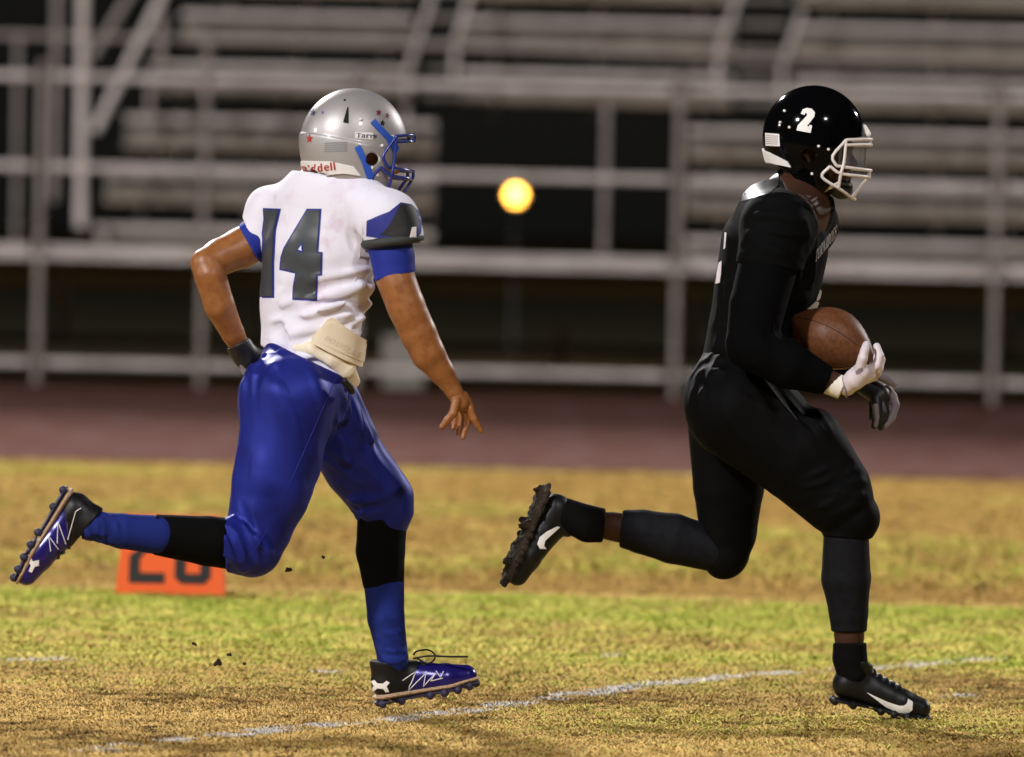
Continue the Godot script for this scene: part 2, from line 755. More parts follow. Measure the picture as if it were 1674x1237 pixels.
func materials() -> void:
	fold_noise.seed = 4
	fold_noise.frequency = 1.0
	fold_noise.noise_type = FastNoiseLite.TYPE_SIMPLEX_SMOOTH
	fold_noise.fractal_type = FastNoiseLite.FRACTAL_NONE
	var wear := noise_tex(11, 0.012, 4, [0.0, Color(0.78, 0.76, 0.74), 0.5, Color(0.93, 0.93, 0.92), 1.0, Color(1, 1, 1)])
	# metal
	var m := mat("galvanised_pipe", lin(0.80, 0.71, 0.68), 0.5, 0.0)
	tri(m, 0.9, wear, true)
	m = mat("post_steel", lin(0.40, 0.34, 0.315), 0.6, 0.1)
	tri(m, 0.9, wear, true)
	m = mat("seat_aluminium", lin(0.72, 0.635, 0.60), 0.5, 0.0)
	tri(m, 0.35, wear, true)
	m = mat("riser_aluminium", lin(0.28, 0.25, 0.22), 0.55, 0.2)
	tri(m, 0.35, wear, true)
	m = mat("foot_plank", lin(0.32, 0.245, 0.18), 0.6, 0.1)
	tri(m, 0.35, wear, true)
	mat("frame_steel", lin(0.22, 0.18, 0.155), 0.7, 0.0)
	mat("lamp_housing", lin(0.05, 0.05, 0.05), 0.6)
	mat("concrete", lin(0.26, 0.245, 0.21), 0.9)
	mat("tower_steel", lin(0.3, 0.3, 0.3), 0.5, 0.4)
	# lamps
	m = mat("flood_lens", lin(0.9, 0.9, 0.9), 0.3)
	m.emission_enabled = true
	m.emission = Color(1.0, 0.97, 0.94)
	m.emission_energy_multiplier = 60.0
	m = mat("sodium_lens", lin(0.9, 0.7, 0.4), 0.3)
	m.emission_enabled = true
	m.emission = lin(1.0, 0.42, 0.05)
	m.emission_energy_multiplier = 14.0
	# marker
	mat("marker_orange", lin(0.80, 0.11, 0.012), 0.75)
	mat("marker_black", lin(0.018, 0.016, 0.014), 0.8)
	# runner in white
	var grime := noise_tex(31, 0.008, 5, [0.0, Color(0.90, 0.82, 0.83), 0.26, Color(0.98, 0.95, 0.97), 0.36, Color(1, 1, 1), 1.0, Color(1, 1, 1)])
	m = mat("white_jersey", lin(0.75, 0.735, 0.83), 0.75, 0.0, 0.35)
	tri(m, 2.4, grime)
	m.rim_enabled = true
	m.rim = 0.2
	mat("number_grey", lin(0.048, 0.055, 0.062), 0.34, 0.0, 0.5)
	mat("royal_trim", lin(0.018, 0.026, 0.23), 0.7)
	m = mat("royal_pants", lin(0.016, 0.025, 0.25), 0.52, 0.40, 0.35)
	m.rim_enabled = true
	m.rim = 0.12
	m.rim_tint = 0.8
	tri(m, 1.3, noise_tex(37, 0.009, 5, [0.0, Color(0.72, 0.72, 0.76), 0.35, Color(0.90, 0.90, 0.92), 0.6, Color(1, 1, 1), 1.0, Color(1, 1, 1)]))
	m = mat("royal_sock", lin(0.011, 0.022, 0.165), 0.85, 0.0, 0.3)
	m = mat("royal_undershirt", lin(0.014, 0.028, 0.26), 0.7, 0.0, 0.35)
	m = mat("black_sock", lin(0.0035, 0.0035, 0.0035), 0.9, 0.0, 0.2)
	mat("black_band", lin(0.010, 0.010, 0.011), 0.6)
	m = mat("rib_cuff", lin(0.035, 0.038, 0.036), 0.75)
	m = mat("tan_skin", lin(0.33, 0.135, 0.043), 0.42, 0.0, 0.45)
	m.subsurf_scatter_enabled = true
	m.subsurf_scatter_strength = 0.05
	tri(m, 3.0, noise_tex(41, 0.02, 4, [0.0, Color(0.80, 0.70, 0.66), 0.5, Color(0.95, 0.93, 0.92), 1.0, Color(1, 1, 1)]))
	m = mat("pad_cream", lin(0.80, 0.70, 0.53), 0.6)
	mat("pad_print", lin(0.70, 0.60, 0.44), 0.6)
	m = mat("silver_shell", lin(0.44, 0.42, 0.42), 0.46, 0.45)
	m.clearcoat_enabled = true
	m.clearcoat = 0.5
	m.clearcoat_roughness = 0.08
	mat("blue_cage", lin(0.02, 0.035, 0.24), 0.25, 0.0, 0.6)
	mat("blue_strap", lin(0.02, 0.09, 0.50), 0.6)
	mat("white_vinyl", lin(0.82, 0.80, 0.78), 0.45)
	mat("grey_print", lin(0.26, 0.26, 0.27), 0.5)
	mat("red_print", lin(0.38, 0.03, 0.025), 0.5)
	mat("maroon_print", lin(0.16, 0.012, 0.03), 0.5)
	mat("navy_print", lin(0.02, 0.022, 0.09), 0.5)
	mat("violet_print", lin(0.12, 0.07, 0.35), 0.5)
	mat("dark_hole", lin(0.006, 0.006, 0.006), 0.9)
	m = mat("violet_shoe", lin(0.016, 0.010, 0.16), 0.24, 0.3, 0.6)
	mat("shoe_black", lin(0.005, 0.005, 0.006), 0.45, 0.0, 0.4)
	m = mat("midsole_tan", lin(0.55, 0.40, 0.28), 0.7)
	tri(m, 9.0, noise_tex(45, 0.03, 4, [0.0, Color(0.35, 0.28, 0.22), 0.45, Color(0.9, 0.86, 0.8), 1.0, Color(1, 1, 1)]))
	mat("cleat_navy", lin(0.022, 0.020, 0.055), 0.6)
	mat("thread_white", lin(0.75, 0.73, 0.75), 0.6)
	# runner in black
	m = mat("black_jersey", lin(0.0030, 0.0032, 0.0034), 0.8, 0.0, 0.16)
	m = mat("black_yoke", lin(0.008, 0.009, 0.010), 0.42, 0.0, 0.5)
	m = mat("black_sleeve", lin(0.0026, 0.0026, 0.003), 0.85, 0.0, 0.14)
	m = mat("black_pants", lin(0.0030, 0.0030, 0.0033), 0.68, 0.0, 0.17)
	m = mat("charcoal_sleeve", lin(0.0095, 0.010, 0.013), 0.75, 0.0, 0.22)
	tri(m, 3.0, noise_tex(47, 0.02, 4, [0.0, Color(0.7, 0.7, 0.7), 0.5, Color(0.95, 0.95, 0.95), 1.0, Color(1, 1, 1)]))
	m = mat("dark_skin", lin(0.05, 0.021, 0.012), 0.6, 0.0, 0.3)
	m = mat("black_shell", lin(0.0018, 0.0018, 0.0022), 0.09, 0.0, 0.27)
	mat("white_cage", lin(0.78, 0.72, 0.69), 0.35)
	mat("glove_white", lin(0.70, 0.62, 0.66), 0.6)
	mat("glove_black", lin(0.012, 0.012, 0.012), 0.5)
	mat("silver_print", lin(0.42, 0.40, 0.40), 0.5)
	mat("glove_grey", lin(0.24, 0.20, 0.23), 0.55)
	mat("wristband_white", lin(0.80, 0.77, 0.68), 0.8)
	m = mat("visor", Color(0.75, 0.75, 0.78, 0.16), 0.08)
	m.transparency = BaseMaterial3D.TRANSPARENCY_ALPHA
	m = mat("mud", lin(0.045, 0.031, 0.016), 0.95)
	tri(m, 8.0, noise_tex(51, 0.03, 4, [0.0, Color(0.4, 0.36, 0.3), 0.55, Color(0.8, 0.75, 0.7), 1.0, Color(1, 1, 1)]))
	m = mat("eye_white", lin(0.6, 0.58, 0.55), 0.3)
	m = mat("ball_leather", lin(0.155, 0.058, 0.021), 0.5, 0.0, 0.4)
	tri(m, 6.0, noise_tex(53, 0.02, 4, [0.0, Color(0.68, 0.62, 0.58), 0.5, Color(0.92, 0.9, 0.88), 1.0, Color(1, 1, 1)]))
	mat("ball_seam", lin(0.035, 0.016, 0.008), 0.7)

func tower(head: Vector3, energy: float, label: String, beam := 0.0) -> void:
	var base := Vector3(head.x, 0, head.z)
	var t := thing("floodlight_tower", base, label, "floodlight", "floodlight towers round the field")
	var pole := CylinderMesh.new()
	pole.bottom_radius = 0.32
	pole.top_radius = 0.16
	pole.height = head.y + 1.5
	pole.radial_segments = 16
	put(pole, "pole", M.tower_steel, t, Transform3D(Basis(), Vector3(0, pole.height * 0.5, 0)))
	var aim := (Vector3(head.x * 0.1, 0.8, 0) - head).normalized()
	var side := aim.cross(Vector3.UP).normalized()
	var up := side.cross(aim).normalized()
	var hb := Basis(side, up, -aim)
	var arm := box_mesh(Vector3(5.2, 0.14, 0.14), 0.02)
	var shell := CylinderMesh.new()
	shell.top_radius = 0.14
	shell.bottom_radius = 0.34
	shell.height = 0.4
	shell.radial_segments = 20
	var glass := CylinderMesh.new()
	glass.top_radius = 0.30
	glass.bottom_radius = 0.30
	glass.height = 0.03
	glass.radial_segments = 20
	for row in 3:
		var y := head.y - 1.0 + row * 1.1
		put(arm, "crossarm", M.tower_steel, t, Transform3D(Basis(side, Vector3.UP, side.cross(Vector3.UP)), Vector3(0, y, 0) + aim * 0.3))
		for k in 5:
			var c := Vector3(0, y, 0) + side * (k - 2) * 1.15 + aim * 0.65
			var fb := Basis(side, -aim, up)
			var lum := put(shell, "luminaire", M.tower_steel, t, Transform3D(fb, c))
			put(glass, "lamp_lens", M.flood_lens, lum, Transform3D(Basis(), Vector3(0, -0.215, 0)))
	if beam > 0.0:
		# narrow shielded beams that reach over the seats to the field
		var sp := SpotLight3D.new()
		sp.name = "flood_light"
		sp.spot_angle = beam
		sp.spot_angle_attenuation = 0.7
		sp.spot_range = 200.0
		sp.spot_attenuation = 2.0
		sp.light_size = 1.4
		sp.light_color = Color(1.0, 0.985, 0.98)
		sp.light_energy = energy
		sp.shadow_enabled = true
		t.add_child(sp)
		sp.transform = Transform3D(hb, Vector3(0, head.y + 0.1, 0) + aim * 1.1)
		return
	var l := AreaLight3D.new()
	l.name = "flood_light"
	l.area_size = Vector2(5.2, 2.8)
	l.area_normalize_energy = true
	l.light_color = Color(1.0, 0.985, 0.98)
	l.light_energy = energy
	l.area_range = 200.0
	l.area_attenuation = 2.0
	l.shadow_enabled = true
	t.add_child(l)
	l.transform = Transform3D(hb, Vector3(0, head.y + 0.1, 0) + aim * 1.1)

func sheet(x0: float, x1: float, z0: float, z1: float, y: float) -> ArrayMesh:
	var st := SurfaceTool.new()
	st.begin(Mesh.PRIMITIVE_TRIANGLES)
	st.set_normal(Vector3.UP)
	for p in [Vector3(x0, y, z0), Vector3(x1, y, z0), Vector3(x1, y, z1), Vector3(x0, y, z0), Vector3(x1, y, z1), Vector3(x0, y, z1)]:
		st.set_normal(Vector3.UP)
		st.add_vertex(p)
	return st.commit()

func field_and_track() -> void:
	var m := mat("soil", lin(0.34, 0.225, 0.075), 0.95, 0.0, 0.1)
	tri(m, 1.6, noise_tex(61, 0.02, 5, [0.0, Color(0.55, 0.5, 0.42), 0.45, Color(0.85, 0.82, 0.7), 1.0, Color(1, 1, 1)]), true)
	ground_sheet("ground", sheet(-300, 300, -400, 120, 0.0), m)
	m = mat("cinder_track", lin(0.165, 0.090, 0.078), 0.95, 0.0, 0.08)
	tri(m, 0.22, noise_tex(62, 0.02, 6, [0.0, Color(0.62, 0.48, 0.42), 0.42, Color(0.86, 0.78, 0.74), 0.62, Color(0.96, 0.98, 1.0), 1.0, Color(1, 1, 1)]), true)
	ground_sheet("running_track", sheet(-150, 150, -38.6, -21.6, 0.012), m)
	m = mat("red_cinder", lin(0.105, 0.034, 0.016), 0.95, 0.0, 0.08)
	tri(m, 0.5, noise_tex(63, 0.03, 5, [0.0, Color(0.5, 0.5, 0.45), 0.5, Color(0.85, 0.8, 0.75), 1.0, Color(1, 1, 1)]), true)
	ground_sheet("track_border", sheet(-150, 150, -21.6, -20.2, 0.008), m)
	ground_sheet("track_far_border", sheet(-150, 150, -40.6, -38.6, 0.008), m)
	m = mat("darkened_yard", lin(0.07, 0.062, 0.036), 0.95, 0.0, 0.1)  # night darkness behind the stands is put into this ground colour
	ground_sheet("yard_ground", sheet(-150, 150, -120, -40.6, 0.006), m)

func grass() -> void:
	# tufts of short worn turf: straw, brown and green, with a chalk line that survives in places
	var rng := RandomNumberGenerator.new()
	rng.seed = 5
	var tufts := []
	for kind in 3:
		var st := SurfaceTool.new()
		st.begin(Mesh.PRIMITIVE_TRIANGLES)
		for b in 10:
			var an := rng.randf() * TAU
			var lean := rng.randf_range(0.9, 2.2)
			var h := rng.randf_range(0.30, 0.75)
			var out := Vector3(cos(an), 0, sin(an))
			var foot := Vector3(rng.randf_range(-0.8, 0.8), -0.03, rng.randf_range(-0.8, 0.8))
			var w := Vector3(-out.z, 0, out.x) * 0.105
			var mid := foot + out * h * lean * 0.35 + Vector3(0, h * 0.62, 0)
			var tip := foot + out * h * lean * 1.0 + Vector3(0, h * rng.randf_range(0.6, 1.0), 0)
			var n := (Vector3.UP * lean + out * 0.7).normalized()
			for f in [[foot - w, foot + w, mid + w * 0.8], [foot - w, mid + w * 0.8, mid - w * 0.8], [mid - w * 0.8, mid + w * 0.8, tip]]:
				if (f[1] - f[0]).cross(f[2] - f[0]).y > 0.0:
					f.reverse()
				for p in f:
					st.set_normal(n)
					st.add_vertex(p)
		tufts.append(st.commit())
	var patch := FastNoiseLite.new()
	patch.seed = 8
	patch.frequency = 0.55
	patch.fractal_octaves = 4
	var fine := FastNoiseLite.new()
	fine.seed = 9
	fine.frequency = 5.5
	fine.fractal_octaves = 4
	var green := FastNoiseLite.new()
	green.seed = 17
	green.frequency = 0.32
	green.fractal_octaves = 3
	var lines := []
	var marks := [[150, 1230, 300, 1212, 460, 1194, 640, 1180, 780, 1163, 830, 1156, 1000, 1131, 1130, 1116, 1250, 1105, 1400, 1098, 1500, 1091, 1600, 1085], [25, 1084, 115, 1083], [535, 1104, 615, 1099], [1520, 1143, 1625, 1139], [995, 1079, 1008, 1077]]
	for k in marks.size():
		var a: Array = marks[k]
		for i in range(0, a.size() - 2, 2):
			var p := on_ground(a[i], a[i + 1])
			var q := on_ground(a[i + 2], a[i + 3])
			lines.append([Vector2(p.x, p.z), Vector2(q.x, q.z), 0.052 if k == 0 else 0.045, k])
	var where := [[], [], []]
	var tint := [[], [], []]
	for zone in [[2.6, -3.2, 4200.0, 0.024], [-3.2, -8.5, 2000.0, 0.030], [-8.5, -21.3, 620.0, 0.048]]:
		var z0: float = zone[0]
		var z1: float = zone[1]
		var wide: float = (DIST - z1) * 0.0634 + 1.2
		var count := int((z0 - z1) * wide * 2.0 * zone[2])
		for i in count:
			var z := rng.randf_range(z1, z0)
			var x := rng.randf_range(-wide, wide)
			if absf(x) > (DIST - z) * 0.0634 + 0.7:
				continue
			var d := DIST - z
			var n1 := patch.get_noise_2d(x, z)
			var n2 := fine.get_noise_2d(x, z)
			var n3 := green.get_noise_2d(x * 0.6 + 31.0, z)
			# share of living grass: a watered strip inside the side line, thin elsewhere
			var edge := green.get_noise_2d(x * 0.5, 40.0) * 0.5
			var strip := smoothstep(24.2 + edge, 25.6 + edge, d) * (1.0 - smoothstep(29.0 + edge, 29.7 + edge, d))
			var g := strip * (0.80 + 0.9 * n1 + 0.6 * n2) + (1.0 - strip) * (0.16 + 0.8 * n3 + 0.35 * n2 - 0.12)
			g = clampf(g, 0.0, 1.0)
			var roll := rng.randf()
			var c := Color(0.84, 0.59, 0.215).lerp(Color(0.54, 0.345, 0.115), clampf(0.42 - 1.1 * n1 + 1.3 * n2 + (rng.randf() - 0.5) * 0.5, 0.0, 1.0))
			if d > 29.5:
				c = c.lerp(Color(0.54, 0.345, 0.10), 0.75)
			if roll < g:
				c = Color(0.40, 0.49, 0.06).lerp(Color(0.84, 0.72, 0.20), clampf(0.5 + 1.6 * n2 - 0.35 * smoothstep(26.5, 28.5, d) + (rng.randf() - 0.5) * 0.4, 0.0, 1.0))
			elif d < 25.5 and n2 - 0.5 * n1 > 0.28 + 0.2 * rng.randf():
				c = Color(0.24, 0.15, 0.055)
			elif rng.randf() < 0.05:
				c = Color(0.10, 0.075, 0.035)
			var h: float = zone[3] * rng.randf_range(0.6, 1.1) * (0.75 + 0.5 * g)
			var pale := 0.0
			var here := Vector2(x, z)
			for l in lines:
				var near := Geometry2D.get_closest_point_to_segment(here, l[0], l[1])
				var off := near.distance_to(here)
				if off < l[2] * (1.0 + 0.5 * n2):
					var keep := 0.42 + 1.5 * n2 + 0.6 * n1
					if l[3] == 0:
						keep += 0.25 * smoothstep(-0.8, 0.2, x) - 0.30 * smoothstep(0.75, 0.95, x) - 0.25 * smoothstep(-0.2, -1.0, x)
					pale = maxf(pale, 1.0 if rng.randf() < keep else 0.0)
			if pale > 0.0:
				c = Color(0.92, 0.86, 0.80) * rng.randf_range(0.75, 1.0)
			c = c * rng.randf_range(0.8, 1.2)
			var kind := rng.randi() % 3
			var b := Basis(Vector3.UP, rng.randf() * TAU).scaled(Vector3(h, h, h))
			where[kind].append(Transform3D(b, Vector3(x, 0.0, z)))
			c.a = 1.0
			tint[kind].append(c)
	var gm := mat("turf", Color(1, 1, 1), 0.9, 0.0, 0.06)
	gm.vertex_color_use_as_albedo = true
	gm.backlight_enabled = true
	gm.backlight = Color(0.25, 0.25, 0.2)
	for kind in 3:
		var mm := MultiMesh.new()
		mm.transform_format = MultiMesh.TRANSFORM_3D
		mm.use_colors = true
		mm.mesh = tufts[kind]
		mm.instance_count = where[kind].size()
		for i in where[kind].size():
			mm.set_instance_transform(i, where[kind][i])
			mm.set_instance_color(i, tint[kind][i])
		var o := MultiMeshInstance3D.new()
		o.name = ["grass", "straw_grass", "worn_grass"][kind]
		o.multimesh = mm
		o.material_override = gm
		add_child(o)
		o.set_meta("kind", "stuff")
		o.set_meta("category", "grass")
		o.set_meta("label", ["short worn green and straw turf under both runners", "dry straw coloured grass blades mixed through the turf", "thin worn grass blades between bare patches of turf"][kind])

func fx(px: float, z: float) -> float:
	return (px - 837.0) * (DIST - z) / FPX

func fence() -> void:
	var z := -39.8
	var t := thing("pipe_fence", Vector3(0, 0, z), "four rail galvanised pipe fence standing between track and bleachers", "fence")
	var post := pipe_mesh(0.030, 2.45)
	var xs := []
	for k in range(-5, 8):
		xs.append(fx(60.0 + k * 521.0, z))
	for x in xs:
		put(post, "post", M.post_steel, t, Transform3D(Basis(), Vector3(x, 1.225, 0)))
		var cap := SphereMesh.new()
		cap.radius = 0.038
		cap.height = 0.06
		cap.radial_segments = 12
		cap.rings = 6
		put(cap, "post_cap", M.post_steel, t, Transform3D(Basis(), Vector3(x, 2.45, 0)))
	put(pipe_mesh(0.028, 2.7), "gate_post", M.post_steel, t, Transform3D(Basis(), Vector3(fx(328, z), 1.35, 0.05)))
	for h in [0.17, 1.04, 1.67, 2.36]:
		for i in xs.size() - 1:
			var a := Vector3(xs[i] + 0.075, h, 0.0)
			var b := Vector3(xs[i + 1] - 0.075, h, 0.0)
			put(pipe_mesh(0.030, a.distance_to(b)), "rail", M.galvanised_pipe, t, between(a, b))
			put(pipe_mesh(0.03, 0.16), "rail_sleeve", M.frame_steel, t, between(a - Vector3(0.16, 0, 0), a))

func bleachers() -> void:
	var z0 := -43.0
	var t := thing("bleachers", Vector3(0, 0, z0), "aluminium grandstand bleachers rising behind the pipe fence", "bleachers")
	var rise := 0.452
	var deep := 0.75
	for i in 8:
		var z := -0.2 - deep * i
		var h := 1.2 + rise * i
		var wz := z0 + z
		var spans := []
		var left: float = [150, 165, 195, 235, 285, 320, 340, 360][i]
		if i < 3:
			spans = [[left, 705.0], [1115.0, 2150.0]]
		else:
			spans = [[left, 665.0], [742.0, 1188.0], [1285.0, 2150.0]]
		for s in spans:
			var x: float = s[0]
			while x < s[1] - 10.0:
				var e: float = minf(x + 470.0, s[1])
				var cx := (fx(x, wz) + fx(e, wz)) * 0.5
				var len := fx(e, wz) - fx(x, wz) - 0.012
				put(box_mesh(Vector3(len, 0.055, 0.26), 0.008), "seat_plank", M.seat_aluminium, t, Transform3D(Basis(), Vector3(cx, h, z)))
				if not (i == 5 and int(x) % 3 == 0):
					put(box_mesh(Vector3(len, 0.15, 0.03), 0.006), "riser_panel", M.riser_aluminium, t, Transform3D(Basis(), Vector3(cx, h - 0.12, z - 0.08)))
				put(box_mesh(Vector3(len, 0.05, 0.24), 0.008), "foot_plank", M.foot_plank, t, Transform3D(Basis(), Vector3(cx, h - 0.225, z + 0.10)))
				for b in [0.12, 0.5, 0.88]:
					put(box_mesh(Vector3(0.05, 0.34, 0.30), 0.006), "bracket", M.frame_steel, t, Transform3D(Basis(), Vector3(cx + (b - 0.5) * len, h - 0.20, z - 0.14)))
				x = e
	# aisle steps and hand rails
	for aisle in [[682.0, 740.0], [1196.0, 1276.0]]:
		for i in range(3, 8):
			var z := -0.1 - deep * i
			for k in 2:
				var wz := z0 + z
				var cx := (fx(aisle[0], wz) + fx(aisle[1], wz)) * 0.5
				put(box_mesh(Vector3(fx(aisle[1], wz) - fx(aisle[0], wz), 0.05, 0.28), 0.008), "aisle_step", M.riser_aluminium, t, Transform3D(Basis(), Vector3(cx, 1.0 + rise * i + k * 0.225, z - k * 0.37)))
	for r in [[718, -40, 668, 112, 0.022], [668, 112, 662, 210, 0.026], [775, -30, 745, 70, 0.024], [745, 70, 742, 130, 0.024], [1222, -40, 1178, 70, 0.022], [1178, 70, 1172, 140, 0.026], [1310, 20, 1278, 110, 0.024], [1278, 110, 1276, 165, 0.024]]:
		var a := W(r[0], r[1], -45.6) - org
		var b := W(r[2], r[3], -45.2) - org
		put(pipe_mesh(r[4], a.distance_to(b)), "hand_rail", M.galvanised_pipe, t, between(a, b))
	# the stair at the left end: tall posts and sloping rails
	for r in [[137, -60, 132, 372, 0.042, -42.6], [95, -60, 88, 330, 0.034, -43.6], [282, -40, 155, 215, 0.036, -42.4], [232, -40, 150, 95, 0.030, -43.4], [268, 20, 262, 100, 0.032, -43.3], [247, 115, 243, 240, 0.026, -43.2], [992, 165, 986, 415, 0.026, -43.4], [30, 60, 26, 420, 0.022, -44.0]]:
		var a := W(r[0], r[1], r[5]) - org
		var b := W(r[2], r[3], r[5]) - org
		put(pipe_mesh(r[4], a.distance_to(b)), "stair_post", M.galvanised_pipe if r[0] < 300 and r[5] > -43.0 else M.post_steel, t, between(a, b))
	# guard rail along the walkway behind the fence
	for r in [[-300, 50, 640, 71], [640, 71, 1250, 96], [1250, 96, 2000, 112]]:
		var a := W(r[0], r[1], -44.2) - org
		var b := W(r[2], r[3], -44.2) - org
		put(pipe_mesh(0.026, a.distance_to(b)), "guard_rail", M.post_steel, t, between(a, b))
	# legs under the front row, built only where light catches them
	for r in [[99, 455, 545, 0.05], [1126, 492, 585, 0.05], [1644, 505, 580, 0.05], [914, 540, 600, 0.04], [430, 480, 560, 0.04]]:
		var a := W(r[0] + 2.0, r[1], -42.9) - org
		var b := W(r[0], r[2], -42.9) - org
		put(pipe_mesh(r[3], a.distance_to(b)), "lit_leg_part", M.galvanised_pipe, t, between(a, b))
	for h in [0.30, 0.88]:
		put(box_mesh(Vector3(40, 0.07, 0.05), 0.005), "beam", M.frame_steel, t, Transform3D(Basis(), Vector3(0, h, -0.02)))
	# raised front walkway
	for k in 7:
		put(box_mesh(Vector3(44, 0.05, 0.46), 0.006), "walkway_plank", M.seat_aluminium, t, Transform3D(Basis(), Vector3(0, 0.985, 2.72 - k * 0.48)))
	put(box_mesh(Vector3(40, 0.05, 0.1), 0.005), "mud_sill", M.frame_steel, t, Transform3D(Basis(), Vector3(0, 0.025, 0.1)))

func backdrop() -> void:
	var t := thing("utility_box", W(659, 640, -41.2) * Vector3(1, 0, 1), "grey concrete utility box on the ground behind the fence", "box")
	put(box_mesh(Vector3(0.33, 0.44, 0.3), 0.015), "housing", M.concrete, t, Transform3D(Basis(), Vector3(0, 0.22, 0)))
	put(box_mesh(Vector3(0.37, 0.04, 0.34), 0.01), "lid", M.concrete, t, Transform3D(Basis(), Vector3(0, 0.462, 0)))
	# glowing yard lamp in the gap between the two banks of seats
	var c := W(843, 319, -52.55)
	t = thing("yard_lamp", Vector3(c.x, 0, c.z), "round orange sodium lamp glowing in the dark gap of the bleachers", "lamp")
	put(pipe_mesh(0.022, c.y), "pole", M.lamp_housing, t, Transform3D(Basis(), Vector3(0, c.y * 0.5, -1.2)))
	put(pipe_mesh(0.018, 1.1), "arm", M.lamp_housing, t, between(Vector3(0, c.y - 0.02, -1.2), Vector3(0, c.y, -0.1)))
	var hood := CylinderMesh.new()
	hood.top_radius = 0.06
	hood.bottom_radius = 0.10
	hood.height = 0.12
	hood.radial_segments = 20
	put(hood, "housing", M.lamp_housing, t, Transform3D(Basis(Vector3.RIGHT, -PI / 2), Vector3(0, c.y, -0.1)))
	var globe := SphereMesh.new()
	globe.radius = 0.075
	globe.height = 0.15
	put(globe, "lamp_globe", M.sodium_lens, t, Transform3D(Basis(), Vector3(0, c.y, 0.0)))
	# two bars added before the globe to streak its glow
	for e in [[-0.034, 0.014], [0.036, 0.006]]:
		put(pipe_mesh(e[1], 0.17), "added_streak_bar", M.lamp_housing, t, Transform3D(Basis(Vector3.BACK, PI / 2 + 0.06), Vector3(0, c.y + e[0], 0.085)))
	var l := OmniLight3D.new()
	l.name = "lamp_light"
	l.light_color = Color(1.0, 0.76, 0.38)
	l.light_energy = 0.5
	l.light_size = 0.07
	l.omni_range = 60.0
	l.omni_attenuation = 2.0
	l.shadow_enabled = true
	t.add_child(l)
	l.position = Vector3(0, c.y, 0.0)

func yard_marker() -> void:
	var base := on_ground(278, 976)
	var t := thing("yard_marker", base, "orange foam wedge yard marker with black number 20 behind the blue sock", "sign")
	# a leaning wedge: the face is narrower at the top
	var st := SurfaceTool.new()
	st.begin(Mesh.PRIMITIVE_TRIANGLES)
	st.set_smooth_group(-1)
	var b := 0.194
	var tp := 0.172
	var h := 0.288
	var v := [Vector3(-b, 0.0, 0.02), Vector3(b, 0.0, 0.02), Vector3(tp, h, -0.06), Vector3(-tp, h, -0.06), Vector3(-b, 0.0, -0.20), Vector3(b, 0.0, -0.20), Vector3(tp, h, -0.10), Vector3(-tp, h, -0.10)]
	for f in [[0, 1, 2, 3], [5, 4, 7, 6], [4, 0, 3, 7], [1, 5, 6, 2], [3, 2, 6, 7], [4, 5, 1, 0]]:
		for i in [0, 2, 1, 0, 3, 2]:
			st.add_vertex(v[f[i]])
	st.generate_normals()
	put(st.commit(), "wedge", M.marker_orange, t, Transform3D())
	var tilt := Basis(Vector3.RIGHT, -atan2(0.08, h))
	for g in [[-0.128, "2"], [0.035, "0"]]:
		var s2 := SurfaceTool.new()
		s2.begin(Mesh.PRIMITIVE_TRIANGLES)
		var out := glyph_block(g[1], 0.128, 0.225)
		for pl in out:
			var idx := Geometry2D.triangulate_polygon(pl)
			for i in range(0, idx.size(), 3):
				var tri3 := [pl[idx[i]], pl[idx[i + 1]], pl[idx[i + 2]]]
				if (tri3[1] - tri3[0]).cross(tri3[2] - tri3[0]) > 0.0:
					tri3.reverse()
				for p in tri3:
					s2.set_normal(Vector3(0, 0, 1))
					s2.add_vertex(Vector3(p.x, p.y, 0))
		var up := tilt * Vector3.UP
		put(s2.commit(), "numeral", M.marker_black, t, Transform3D(tilt, Vector3(g[0] - 0.02, 0.0, 0.02) + up * 0.05 + tilt * Vector3(0, 0, 0.003)))

func glyph_block(ch: String, w: float, h: float) -> Array:
	# heavy block numerals as convex-ish pieces
	var s := w * 0.30
	if ch == "0":
		var c := w * 0.18
		return [PackedVector2Array([Vector2(0, c), Vector2(c, 0), Vector2(w - c, 0), Vector2(w, c), Vector2(w - s, s), Vector2(s, s)]),
			PackedVector2Array([Vector2(0, h - c), Vector2(s, h - s), Vector2(w - s, h - s), Vector2(w, h - c), Vector2(w - c, h), Vector2(c, h)]),
			PackedVector2Array([Vector2(0, c), Vector2(s, s), Vector2(s, h - s), Vector2(0, h - c)]),
			PackedVector2Array([Vector2(w, c), Vector2(w, h - c), Vector2(w - s, h - s), Vector2(w - s, s)])]
	return [PackedVector2Array([Vector2(0, 0), Vector2(w, 0), Vector2(w, s), Vector2(0, s)]),
		PackedVector2Array([Vector2(0, s), Vector2(s, s), Vector2(s, h * 0.40), Vector2(s * 1.5, h * 0.50), Vector2(w - s, h * 0.56), Vector2(w, h * 0.64), Vector2(w - s * 1.1, h * 0.66), Vector2(s * 0.8, h * 0.56), Vector2(0, h * 0.44)]),
		PackedVector2Array([Vector2(w, h * 0.64), Vector2(w, h - s * 0.6), Vector2(w - s * 0.6, h), Vector2(s * 0.6, h), Vector2(0, h - s * 0.6), Vector2(0, h * 0.72), Vector2(s, h * 0.72), Vector2(s, h - s), Vector2(w - s, h - s), Vector2(w - s * 1.1, h * 0.66)])]

